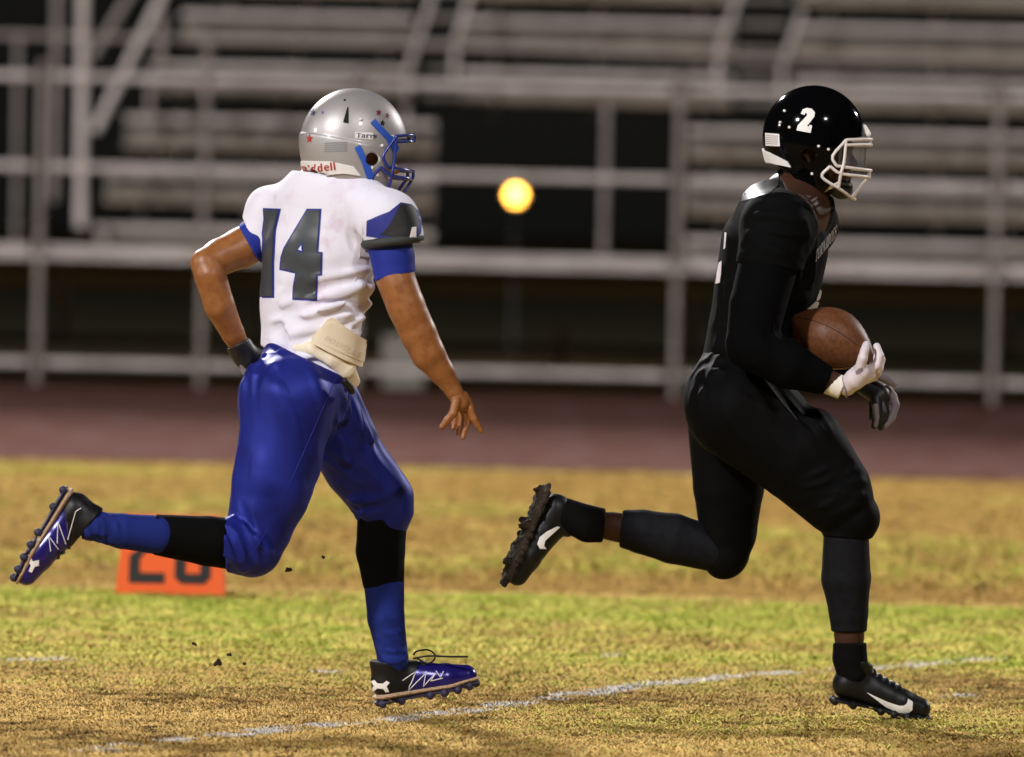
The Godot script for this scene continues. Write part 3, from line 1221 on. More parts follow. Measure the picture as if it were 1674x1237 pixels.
func clods() -> void:
	var rng := RandomNumberGenerator.new()
	rng.seed = 12
	var k := 0
	for c in [[472, 931, 0.1, 6.0, "largest dark clod of turf in the air right of the bent blue knee"], [355, 1082, 0.15, 7.5, "ragged dark clod of turf above the grass below the rear blue sock"], [376, 1070, 0.1, 4.0, "small crumb of turf just right of the ragged clod"], [318, 1052, 0.1, 3.5, "tiny crumb of turf up left of the ragged clod"], [400, 1085, 0.1, 3.2, "tiny crumb of turf right of the ragged clod near grass"], [529, 911, 0.1, 3.2, "tiny crumb of turf in the air nearest the front blue knee"]]:
		var p := W(c[0], c[1], c[2])
		var t := thing("dirt_clod", p, c[4], "clod", "turf clods kicked into the air")
		var f := Field.new()
		var r: float = c[3] / 600.0
		for i in 5:
			var d := Vector3(rng.randf_range(-1, 1), rng.randf_range(-0.8, 0.8), rng.randf_range(-1, 1)) * r * 0.8
			f.chain([[p + d, r * rng.randf_range(0.3, 0.6)], [p + d * rng.randf_range(-0.4, 0.6), r * rng.randf_range(0.2, 0.5)]], 0.003)
		f.kin = 0.002
		commit(skin_of(f, maxf(r / 5.0, 0.0012)), "clump", M.mud, t)
		k += 1

# ---------------------------------------------------------------- people
class Cloth extends Field:
	# a field with creases: list of [centre, reach, depth, long direction, across per metre, along per metre]
	var creases := []
	var noise: FastNoiseLite
	func fold(p: Vector3, d: float) -> float:
		if absf(d) > 0.04:
			return d
		for c in creases:
			var w: Vector3 = p - c[0]
			var far := w.length()
			if far < c[1]:
				var u: Vector3 = c[3]
				var along := w.dot(u)
				var rest := w - u * along
				var k := 1.0 - smoothstep(c[1] * 0.35, c[1], far)
				var v := noise.get_noise_3dv(rest * c[4] + u * along * c[5] + Vector3(c[2] * 900.0, 0, 0))
				d += c[2] * k * (v * 1.3 + 0.35 - absf(v) * 0.7)
		return d

func cloth() -> Cloth:
	var c := Cloth.new()
	c.noise = fold_noise
	return c

func px_dir(x: float, y: float, z := 0.0) -> Vector3:
	# a direction given in picture points (y down) and depth
	var w := W(837.0 + x, 618.5 + y, 0.0) - W(837.0, 618.5, 0.0)
	return (w.normalized() + Vector3(0, 0, z)).normalized()

func limb(list: Array, k := 0.02, grow := 0.0) -> Field:
	var f := Field.new()
	f.chain(J(list, grow), k)
	return f

func make_helmet(at: Transform3D, ridge: float, cheek := 0.0) -> Helmet:
	var h := Helmet.new()
	h.inv = at.affine_inverse()
	h.step = ridge
	h.outline = PackedVector2Array([Vector2(0.139, 0.029), Vector2(0.136, 0.004), Vector2(0.087 + cheek * 0.4, -0.012), Vector2(0.058 + cheek, -0.046), Vector2(0.044 + cheek, -0.09), Vector2(0.052 + cheek * 0.7, -0.133), Vector2(0.03 + cheek * 0.5, -0.163), Vector2(-0.018, -0.155), Vector2(-0.048, -0.120), Vector2(-0.071, -0.096), Vector2(-0.136, -0.072), Vector2(-0.25, -0.072), Vector2(-0.25, 0.25), Vector2(0.25, 0.25), Vector2(0.25, 0.029)])
	var r := Vector3(0.22, 0.22, 0.22)
	h.lo = at.origin - r
	h.hi = at.origin + r
	return h

func cage_bars() -> Array:
	return [
		[[0.090, -0.007, 0.100], [0.135, -0.003, 0.068], [0.158, -0.002, 0.03], [0.162, -0.002, 0.0]],
		[[0.090, -0.021, 0.101], [0.135, -0.018, 0.072], [0.158, -0.017, 0.03], [0.162, -0.017, 0.0]],
		[[0.066, -0.080, 0.112], [0.119, -0.085, 0.085], [0.158, -0.088, 0.03], [0.163, -0.088, 0.0]],
		[[0.048, -0.082, 0.114], [0.0765, -0.100, 0.108], [0.130, -0.105, 0.078], [0.156, -0.107, 0.03], [0.160, -0.107, 0.0]],
		[[0.048, -0.082, 0.114], [0.027, -0.112, 0.113], [0.0765, -0.143, 0.092], [0.112, -0.166, 0.045], [0.122, -0.170, 0.0]],
	]

func cage_posts() -> Array:
	return [
		[[0.090, -0.007, 0.100], [0.054, -0.053, 0.114], [0.066, -0.080, 0.112]],
		[[0.090, -0.008, 0.100], [0.086, -0.070, 0.106], [0.079, -0.101, 0.108], [0.074, -0.141, 0.094]],
		[[0.158, -0.002, 0.03], [0.158, -0.017, 0.03]],
		[[0.158, -0.088, 0.03], [0.156, -0.107, 0.031], [0.114, -0.166, 0.042]],
	]

func make_cage(at: Transform3D, m: Material, parent: Node3D) -> void:
	var all := blank()
	for b in cage_bars():
		var pts := PackedVector3Array()
		for p in b:
			pts.append(at * Vector3(p[0], p[1], p[2]))
		for i in range(b.size() - 2, -1, -1):
			pts.append(at * Vector3(b[i][0], b[i][1], -b[i][2]))
		add_to(all, tube(smooth_path(pts, 4), 0.0044, 8))
	for b in cage_posts():
		for sgn in [1.0, -1.0]:
			var pts := PackedVector3Array()
			for p in b:
				pts.append(at * Vector3(p[0], p[1], p[2] * sgn))
			add_to(all, tube(smooth_path(pts, 3), 0.0044, 8))
	commit(all, "facemask", m, parent)

func head_arrays(at: Transform3D) -> Array:
	var f := Field.new()
	var add := func(list: Array, k: float):
		var out := []
		for e in list:
			out.append([at * Vector3(e[0], e[1], e[2]), e[3]])
		f.chain(out, k)
	add.call([[-0.015, 0.0, 0.0, 0.096], [0.015, 0.0, 0.0, 0.090]], 0.03)
	add.call([[0.03, -0.05, 0.0, 0.070], [0.04, -0.085, 0.0, 0.058]], 0.03)
	add.call([[0.02, -0.10, 0.035, 0.03], [0.075, -0.125, 0.0, 0.028]], 0.02)
	add.call([[0.02, -0.10, -0.035, 0.03], [0.075, -0.125, 0.0, 0.028]], 0.02)
	add.call([[0.094, -0.040, 0.0, 0.010], [0.115, -0.070, 0.0, 0.013]], 0.012)
	add.call([[0.104, -0.072, 0.014, 0.009]], 0.008)
	add.call([[0.104, -0.072, -0.014, 0.009]], 0.008)
	add.call([[0.086, -0.026, 0.045, 0.014], [0.094, -0.024, 0.0, 0.014], [0.086, -0.026, -0.045, 0.014]], 0.012)
	add.call([[0.090, -0.096, 0.022, 0.008], [0.100, -0.094, 0.0, 0.010], [0.090, -0.096, -0.022, 0.008]], 0.008)
	add.call([[0.088, -0.106, 0.018, 0.008], [0.097, -0.107, 0.0, 0.010], [0.088, -0.106, -0.018, 0.008]], 0.008)
	for s in [1.0, -1.0]:
		add.call([[-0.012, -0.030, 0.084 * s, 0.012], [-0.020, -0.052, 0.090 * s, 0.011], [-0.008, -0.075, 0.082 * s, 0.008]], 0.008)
	return skin_of(f, 0.005)

func eyes(at: Transform3D, parent: Node3D) -> void:
	for s in [1.0, -1.0]:
		var e := SphereMesh.new()
		e.radius = 0.0125
		e.height = 0.025
		var o := put(e, "eye", M.eye_white, parent, Transform3D(Basis(), at * Vector3(0.083, -0.047, 0.031 * s) - org))
		var pu := SphereMesh.new()
		pu.radius = 0.006
		pu.height = 0.012
		put(pu, "iris", M.dark_hole, o, Transform3D(Basis(), at.basis * Vector3(0.0085, 0, 0)))

func shoe_upper(fr: Transform3D, size: float, collar: float, grow: float) -> Field:
	var P := func(x: float, y: float, r: float, z := 0.0): return [fr * Vector3(x, y, z), r * size + grow]
	var u := Field.new()
	var side := fr.basis.z.normalized()
	u.chain([P.call(0.043, 0.050, 0.039), P.call(0.12, 0.046, 0.038), P.call(0.205, 0.034, 0.041), P.call(0.262, 0.030, 0.031)], 0.012)
	u.chain([P.call(0.050, 0.066, 0.042), P.call(0.056, collar, 0.049)], 0.016, side, 1.04)
	u.chain([P.call(0.080, 0.085, 0.030), P.call(0.165, 0.050, 0.032)], 0.016)
	return u

func shoe_fields(heel: Vector3, fwd: Vector3, up: Vector3, size: float, collar: float) -> Array:
	# [upper, midsole, sole, frame]; frame turns shoe points (x to the toe, y up, z to the side) into the world
	fwd = fwd.normalized()
	up = (up - fwd * up.dot(fwd)).normalized()
	var side := fwd.cross(up)
	var fr := Transform3D(Basis(fwd * size, up * size, side * size), heel)
	var P := func(x: float, y: float, r: float, z := 0.0): return [fr * Vector3(x, y, z), r * size]
	var u := shoe_upper(fr, size, collar, 0.0)
	u.cuts = [[fr * Vector3(0, 0.016, 0), -up, 9.0], [fr * Vector3(0.054, collar + 0.004, 0), (up + fwd * 0.18).normalized(), 0.09]]
	var mid := Field.new()
	mid.chain([P.call(0.044, 0.020, 0.045), P.call(0.12, 0.018, 0.039), P.call(0.205, 0.016, 0.046), P.call(0.265, 0.021, 0.035)], 0.01, up, 4.2)
	var sole := Field.new()
	sole.chain([P.call(0.044, 0.005, 0.043), P.call(0.12, 0.006, 0.036), P.call(0.205, 0.005, 0.046), P.call(0.265, 0.010, 0.035)], 0.01, up, 6.0)
	return [u, mid, sole, fr]

func studs(fr: Transform3D, m: Material, parent: Node3D) -> void:
	var c := SphereMesh.new()
	c.radius = 0.0115
	c.height = 0.024
	c.radial_segments = 10
	c.rings = 6
	for p in [[0.018, 0.022], [0.018, -0.022], [0.070, 0.028], [0.070, -0.028], [0.150, 0.034], [0.150, -0.034], [0.188, 0.040], [0.188, -0.040], [0.226, 0.038], [0.226, -0.038], [0.262, 0.026], [0.262, -0.026], [0.288, 0.0]]:
		put(c, "cleat", m, parent, Transform3D(fr.basis, fr * Vector3(p[0], 0.0015 + 0.005 * smoothstep(0.2, 0.29, p[0]), p[1]) - org))

func person_white() -> void:
	var base := on_ground(560, 1168)
	var t := thing("person", base, "runner in white jersey 14, royal blue pants and silver helmet, chasing", "person")
	var n := Vector3(-0.57, 0, 0.82).normalized()
	# ---- skin: one continuous figure under the clothes
	var b := Field.new()
	b.chain(J([[538, 345, -0.02, 84], [528, 430, -0.02, 86], [510, 560, -0.02, 58], [495, 625, -0.01, 58]]), 0.03, n, 1.5)
	b.chain(J([[448, 358, -0.14, 30], [548, 325, -0.01, 36], [632, 368, 0.12, 36]]), 0.05)
	b.chain(J([[556, 318, -0.01, 40], [566, 275, -0.02, 36]]), 0.04)
	b.chain(J([[472, 650, 0.09, 66], [447, 790, 0.11, 58], [412, 893, 0.13, 36], [340, 885, 0.20, 34], [250, 873, 0.27, 26], [160, 864, 0.32, 19]]), 0.04)
	b.chain(J([[528, 660, -0.13, 44], [583, 762, -0.18, 42], [626, 825, -0.21, 36], [622, 900, -0.20, 34], [631, 1000, -0.18, 22], [642, 1070, -0.185, 16]]), 0.04)
	# right arm
	b.chain(J([[636, 385, 0.14, 37], [645, 450, 0.15, 32], [664, 500, 0.155, 31], [684, 545, 0.15, 30], [700, 578, 0.145, 28], [722, 608, 0.13, 21], [741, 636, 0.12, 14.5]]), 0.02)
	b.chain(J([[648, 468, 0.17, 22], [668, 515, 0.17, 22]]), 0.02)
	# left arm
	b.chain(J([[430, 385, -0.14, 33], [395, 405, -0.12, 33], [360, 420, -0.09, 30], [336, 430, -0.06, 24], [344, 450, -0.05, 26], [359, 500, -0.06, 25], [381, 545, -0.10, 19], [397, 575, -0.13, 15]]), 0.015)
	var body := skin_of(b, 0.0095)
	# right hand, open
	var hd := Field.new()
	hd.kin = 0.003
	hd.chain(J([[728, 616, 0.125, 17.5], [741, 638, 0.12, 14]]), 0.004)
	hd.chain(J([[741, 636, 0.12, 13], [754, 660, 0.115, 13]]), 0.008)
	hd.chain(J([[744, 640, 0.10, 12], [761, 664, 0.085, 12]]), 0.008)
	hd.chain(J([[758, 648, 0.11, 9], [767, 664, 0.10, 9]]), 0.006)
	hd.chain(J([[746, 656, 0.135, 8], [741, 676, 0.14, 7], [731, 687, 0.14, 6], [723, 697, 0.14, 5]]), 0.006)
	hd.chain(J([[768, 668, 0.11, 7], [775, 684, 0.11, 6], [781, 695, 0.105, 5], [787, 704, 0.10, 4.2]]), 0.005)
	hd.chain(J([[763, 670, 0.10, 6.5], [764, 690, 0.10, 5.5], [760, 703, 0.105, 4.8], [757, 715, 0.11, 4]]), 0.005)
	hd.chain(J([[757, 670, 0.085, 6.5], [754, 689, 0.085, 5.5], [751, 700, 0.09, 4.6], [749, 708, 0.095, 4]]), 0.005)
	hd.chain(J([[750, 668, 0.075, 6], [745, 684, 0.075, 5], [742, 692, 0.08, 4.3], [741, 699, 0.085, 3.8]]), 0.005)
	add_to(body, skin_of(hd, 0.003))
	# head in the helmet
	var yaw := 0.27
	var hz := -0.03
	var hb := Basis(Vector3.UP, yaw) * Basis(Vector3.BACK, -0.02)
	var ht := Transform3D(hb, W(578, 232, hz)).scaled_local(Vector3(1.03, 1.03, 1.03))
	add_to(body, head_arrays(ht))
	commit(body, "body", M.tan_skin, t)
	eyes(ht, t)
	# ---- helmet
	var h := make_helmet(ht, 0.0035, 0.032)
	h.ear = Vector2(0.022, -0.045)
	var hn := commit(skin_of(h, 0.0042), "helmet", M.silver_shell, t)
	make_cage(ht * Transform3D(Basis.from_scale(Vector3(1.0, 1.12, 1.0)), Vector3(0.0, 0.027, 0)), M.blue_cage, hn)
	var zz := 0.4
	commit(decal(h, poly([494, 263, 496, 285, 512, 289, 540, 285, 562, 283, 590, 287, 578, 272, 540, 264]), zz, 0.005, 0.006, 7.0), "rear_bumper", M.white_vinyl, hn)
	commit(lettering(h, "Riddell", Vector2(497, 283), Vector2(1, -0.11), 12.0, zz, 0.0062, 1.0), "lettering", M.red_print, hn)
	commit(decal(h, poly([581, 215.5, 610, 217, 609, 228, 580, 226]), zz, 0.0012), "name_sticker", M.white_vinyl, hn)
	commit(lettering(h, "Tarrs", Vector2(582.5, 224.5), Vector2(1, 0.05), 7.0, zz, 0.0022, 1.25, true), "name_lettering", M.navy_print, hn)
	for i in 5:
		commit(decal(h, poly([531 - i * 0.3, 233 + i * 3.4, 568, 232 + i * 3.4, 568, 234.3 + i * 3.4, 531, 235.3 + i * 3.4]), zz, 0.001), "warning_print", M.grey_print, hn)
	commit(decal(h, star(506.5, 226.5, 8.5, 0.05, 0.75), zz, 0.0012, 0.0, 3.0), "star_sticker", M.red_print, hn)
	commit(decal(h, star(512, 184, 7.5, 0.2, 0.8), zz, 0.0012, 0.0, 3.0), "star_sticker", M.navy_print, hn)
	commit(decal(h, star(528, 184, 3.6, 0.2, 0.8), zz, 0.0012, 0.0, 3.0), "star_sticker", M.violet_print, hn)
	commit(decal(h, star(619, 184, 6, 0.1, 0.9), zz, 0.0012, 0.0, 3.0), "star_sticker", M.maroon_print, hn)
	commit(decal(h, star(633, 189, 6, 0.3, 0.75), zz, 0.0012, 0.0, 3.0), "star_sticker", M.maroon_print, hn)
	commit(decal(h, star(625, 201, 6, 0.2, 0.85), zz, 0.0012, 0.0, 3.0), "star_sticker", M.dark_hole, hn)
	commit(decal(h, poly([568, 175, 570, 176, 570, 202, 561, 200]), zz, 0.0015), "vent", M.dark_hole, hn)
	commit(decal(h, poly([562, 162, 566, 163, 565, 166, 562, 165]), zz, 0.0015), "vent", M.dark_hole, hn)
	for s in [[609, 198, 637, 228, 9.0], [635, 224, 648, 248, 11.0], [584, 239, 599, 270, 10.0], [598, 268, 606, 292, 11.0]]:
		commit(decal(h, bar(Vector2(s[0], s[1]), Vector2(s[2], s[3]), s[4]), zz, 0.0045, 0.004, 5.0), "chin_strap", M.blue_strap, hn)
	var snap := SphereMesh.new()
	snap.radius = 0.0045
	snap.height = 0.005
	snap.radial_segments = 10
	snap.rings = 5
	for s in [[590, 195], [625, 238], [617, 286], [642, 223], [608, 274]]:
		put(snap, "snap", M.white_vinyl, hn, Transform3D(Basis(Vector3.RIGHT, PI / 2), press_at(h, s[0], s[1], zz) + Vector3(0, 0, 0.003) - org))
	# padding seen under the rim, chin cup
	var pad := Field.new()
	pad.chain([[ht * Vector3(-0.075, -0.062, 0), 0.05], [ht * Vector3(-0.03, -0.080, 0.0), 0.078]], 0.01)
	commit(skin_of(pad, 0.008), "neck_padding", M.black_band, hn)
	var cup := Field.new()
	cup.chain([[ht * Vector3(0.085, -0.135, -0.02), 0.026], [ht * Vector3(0.085, -0.135, 0.02), 0.026]], 0.01)
	commit(skin_of(cup, 0.005), "chin_cup", M.blue_strap, hn)
	# ---- jersey
	var j := cloth()
	j.chain(J([[537, 348, -0.02, 96], [524, 420, -0.02, 103], [512, 500, -0.02, 97], [506, 560, -0.02, 88], [500, 630, -0.02, 86]]), 0.03, n, 1.5)
	j.chain(J([[440, 341, -0.14, 38], [500, 333, -0.07, 41], [552, 331, -0.01, 43], [600, 340, 0.07, 45], [634, 362, 0.12, 48]]), 0.04)
	j.chain(J([[440, 362, -0.14, 38], [420, 386, -0.13, 36]]), 0.03)
	j.chain(J([[634, 362, 0.13, 50], [646, 388, 0.14, 47]]), 0.03)
	j.chain(J([[560, 328, -0.02, 42], [566, 306, -0.02, 38]]), 0.02)
	j.cuts = [[W(425, 565, 0), px_dir(-77, 163), 9.0], [W(646, 398, 0.14), px_dir(0.05, 1.0), 0.09], [W(413, 392, -0.13), px_dir(-1.0, 0.45), 0.07], [W(566, 287, -0.02), px_dir(0.10, -1.0), 0.2]]
	j.creases = [[W(505, 540, 0.1), 0.17, 0.019, px_dir(1.0, -0.30), 19.0, 2.0], [W(575, 500, 0.1), 0.16, 0.016, px_dir(1.0, -0.22), 19.0, 2.2], [W(598, 400, 0.12), 0.15, 0.006, px_dir(-0.3, 1.0), 17.0, 2.0], [W(470, 455, 0.12), 0.14, 0.0035, px_dir(1.0, 0.1), 14.0, 3.0], [W(480, 320, 0.1), 0.2, 0.003, px_dir(1.0, 0.3), 10.0, 3.0]]
	var jn := commit(skin_of(j, 0.0058), "jersey", M.white_jersey, t)
	# the number: blue edge below, grey face on it
	var one := [430, 340, 460, 341, 452, 376, 449, 430, 449, 487, 424, 487, 422, 452, 427, 442, 429, 392, 428, 381, 431, 358]
	var four := [502, 341, 526, 341, 521, 411, 528, 412, 527, 450, 520, 451, 519, 492, 478, 490, 479, 468, 483, 447, 457, 441, 459, 420, 464, 405]
	for dgt in [one, four]:
		var pl := poly(dgt)
		commit(decal(j, pl, 0.5, 0.0012, 0.0, 7.0), "number_edge", M.royal_trim, jn)
		var inner := Geometry2D.offset_polygon(pl, -2.8)
		commit(decal(j, inner[0], 0.5, 0.0034, 0.0, 7.0), "number", M.number_grey, jn)
	commit(decal(j, poly([485, 410, 496, 395, 497, 413]), 0.5, 0.0044, 0.0, 5.0), "number_edge", M.royal_trim, jn)
	commit(decal(j, poly([489, 408, 494, 401, 494.5, 410]), 0.5, 0.0054, 0.0, 5.0), "number_opening", M.white_jersey, jn)
	# sleeve: blue panel, dark patch, ribbed cuff
	commit(decal(j, poly([600, 361, 618, 353, 636, 346, 655, 331, 672, 334, 684, 345, 690, 356, 688, 380, 680, 393, 640, 392, 599, 386]), 0.5, 0.0015, 0.0, 7.0), "sleeve_panel", M.royal_trim, jn)
	commit(decal(j, poly([653, 335, 664, 333, 676, 338, 682, 352, 684, 366, 678, 380, 670, 386, 650, 388, 622, 384, 632, 374, 640, 362]), 0.5, 0.0028, 0.0, 7.0), "sleeve_patch", M.black_band, jn)
	commit(decal(j, poly([672, 372, 679, 371, 679, 388, 674, 393, 668, 390]), 0.5, 0.004, 0.0, 6.0), "sleeve_tag", M.white_vinyl, jn)
	commit(ring(W(642, 394, 0.14), px_dir(0.12, 1.0), 45.0 / 600.0, 0.013), "cuff", M.rib_cuff, jn)
	commit(ring(W(566, 291, -0.02), px_dir(0.15, -1.0), 40.0 / 600.0, 0.006), "collar", M.royal_trim, jn)
	var seam_path := PackedVector3Array()
	for p in [[590, 345], [593, 380], [588, 420], [581, 455], [574, 490]]:
		seam_path.append(press_at(j, p[0], p[1], 0.5) + Vector3(0, 0, 0.0005))
	commit(tube(smooth_path(seam_path, 4), 0.0022, 6), "side_seam", M.white_jersey, jn)
	# undershirt sleeves
	var ur := limb([[632, 380, 0.14, 39], [642, 420, 0.145, 35.5], [648, 470, 0.15, 34]])
	ur.cuts = [[W(643, 453, 0.15), px_dir(0.25, 1.0), 9.0]]
	commit(skin_of(ur, 0.006), "undershirt_sleeve", M.royal_undershirt, t)
	var ul := limb([[446, 372, -0.14, 36], [420, 392, -0.13, 36], [395, 405, -0.12, 35.5]])
	ul.cuts = [[W(408, 400, -0.125), px_dir(-1.0, 0.58), 9.0]]
	commit(skin_of(ul, 0.006), "undershirt_sleeve", M.royal_undershirt, t)
	# back pad above the belt
	var folds := j.creases
	j.creases = []
	var bp := commit(decal(j, poly([536, 521, 541, 518, 548, 520, 594, 558, 600, 566, 600, 574, 591, 590, 585, 597, 579, 598, 517, 563, 512, 557, 513, 550]), 0.5, 0.020, 0.024, 5.0), "back_pad", M.pad_cream, t)
	commit(decal(j, poly([533, 529, 540, 524, 546, 526, 590, 562, 594, 571, 583, 590, 522, 558, 519, 553]), 0.5, 0.0225, 0.003, 5.0), "pad_face", M.pad_cream, bp)
	commit(lettering(j, "DOUGLAS", Vector2(531, 554), Vector2(58, 38), 9.0, 0.5, 0.0236, 0.95), "embossed_lettering", M.pad_print, bp)
	j.creases = folds
	# ---- pants
	var p := cloth()
	var pq := Vector3(-0.75, 0, 0.66).normalized()
	p.chain(J([[503, 588, -0.02, 84], [492, 640, -0.01, 86]]), 0.03, pq, 1.25)
	p.chain(J([[460, 645, 0.05, 66]]), 0.05)
	p.chain(J([[474, 655, 0.09, 78], [446, 790, 0.11, 67], [424, 862, 0.12, 54], [412, 893, 0.13, 50], [396, 892, 0.152, 47], [374, 889, 0.175, 46]]), 0.05)
	p.chain(J([[475, 745, 0.12, 48], [462, 815, 0.14, 38]]), 0.025)
	p.chain(J([[528, 660, -0.12, 62], [583, 762, -0.18, 54], [622, 812, -0.21, 51], [627, 850, -0.21, 42]]), 0.05)
	p.chain(J([[590, 752, -0.16, 44], [628, 800, -0.18, 40]]), 0.012)
	p.chain(J([[640, 815, -0.19, 37], [642, 833, -0.19, 35]]), 0.012)
	p.cuts = [[W(425, 549, 0), px_dir(77, -163), 0.45], [W(628, 868, -0.21), px_dir(-0.10, 1.0), 0.12], [W(369, 892, 0.14), px_dir(-1.0, 0.05), 0.10]]
	p.creases = [[W(392, 885, 0.22), 0.13, 0.007, px_dir(0.4, 0.9), 26.0, 4.0], [W(600, 850, -0.12), 0.11, 0.009, px_dir(1.0, -0.25), 26.0, 4.0], [W(555, 690, -0.02), 0.17, 0.010, px_dir(0.55, 1.0), 20.0, 3.0], [W(470, 700, 0.15), 0.3, 0.0055, px_dir(0.3, 1.0), 12.0, 2.0], [W(600, 755, -0.1), 0.13, 0.009, px_dir(0.7, 0.6), 20.0, 3.0], [W(430, 600, 0.1), 0.13, 0.007, px_dir(0.2, 1.0), 22.0, 3.0]]
	var pnode := commit(skin_of(p, 0.008), "pants", M.royal_pants, t)
	for path in [[[556, 604], [540, 640], [514, 700], [492, 750], [470, 800], [455, 850]], [[398, 925], [420, 895], [436, 868]], [[590, 668], [602, 715], [612, 740]], [[572, 840], [590, 815], [600, 775]]]:
		var cv := Curve2D.new()
		for e in path:
			cv.add_point(Vector2(e[0], e[1]))
		var pts := PackedVector3Array()
		for e in 40:
			var c2 := cv.sample_baked(cv.get_baked_length() * e / 39.0)
			pts.append(press_at(p, c2.x, c2.y, 0.6))
		commit(tube(pts, 0.0013, 6), "seam", M.royal_pants, pnode)
	commit(tube(PackedVector3Array([W(563, 622, 0.14), W(572, 632, 0.12), W(576, 640, 0.1)]), 0.010, 8), "belt_end", M.black_band, pnode)
	# white girdle edge between pad and pants
	var worn := j.creases
	j.creases = []
	var gird := Field.new()
	var gd := []
	for e in [[488, 569, 10], [515, 569, 14], [545, 583, 17], [565, 602, 17], [576, 622, 13]]:
		var g0 := press_at(p, e[0], e[1], 0.6)
		var g1 := press_at(j, e[0], e[1], 0.6)
		gd.append([(g0 if g0.z > g1.z else g1) - Vector3(0, 0, 0.004), e[2] / 600.0])
	j.creases = worn
	gird.chain(gd, 0.01, Vector3(0.2, 0.2, 1).normalized(), 1.9)
	commit(skin_of(gird, 0.004), "girdle", M.pad_cream, t)
	# ---- socks
	for side in 2:
		var a: Array = [[[405, 892, 0.13, 43], [340, 884, 0.20, 40.5], [250, 873, 0.27, 33]], [[625, 850, -0.21, 41], [622, 900, -0.20, 40], [628, 962, -0.19, 33]]][side]
		var c: Array = [[[258, 874, 0.27, 32], [200, 868, 0.30, 28.5], [152, 859, 0.32, 24.5]], [[628, 955, -0.19, 33], [631, 1010, -0.18, 30], [643, 1078, -0.185, 25]]][side]
		var fa := limb(a)
		fa.cuts = [[W(252, 873, 0.27) if side == 0 else W(628, 962, -0.19), px_dir(-1.0, -0.05) if side == 0 else px_dir(0.02, 1.0), 9.0]]
		commit(skin_of(fa, 0.007), "leg_sleeve", M.black_sock, t)
		var fs := cloth()
		fs.chain(J(c), 0.02)
		fs.creases = [[W(165, 862, 0.36) if side == 0 else W(640, 1065, -0.13), 0.09, 0.004, px_dir(0.1, 1.0) if side == 0 else px_dir(1.0, 0.15), 40.0, 6.0]]
		commit(skin_of(fs, 0.006), "sock", M.royal_sock, t)
	# ---- shoes
	white_shoe(t, W(612, 1152, -0.19), px_dir(168, -30, -0.25), Vector3(0.14, 1, 0), 1.02, 0)
	white_shoe(t, W(109, 791, 0.31), px_dir(-86, 146, 0.05), px_dir(146, 84), 1.0, 1)
	# ---- left glove
	var gl := limb([[388, 560, -0.115, 21], [401, 580, -0.135, 21], [418, 588, -0.15, 20]])
	gl.chain(J([[405, 590, -0.13, 16], [428, 600, -0.16, 14], [445, 600, -0.18, 11]]), 0.01)
	gl.cuts = [[W(386, 563, -0.11), px_dir(-0.55, -1.0), 9.0]]
	var gn := commit(skin_of(gl, 0.005), "glove", M.glove_black, t)
	for f in 4:
		var ff := limb([[398.0 + f * 5.0, 594, -0.12 - f * 0.012, 8], [402.0 + f * 6.0, 606.0 - f, -0.13 - f * 0.014, 7.5], [414.0 + f * 6.0, 609.0 - f, -0.15 - f * 0.012, 6.5]])
		commit(skin_of(ff, 0.0035), "finger", M.glove_grey, gn)

func ax_px(v: Vector3) -> Vector2:
	return Vector2(v.x, -v.y)

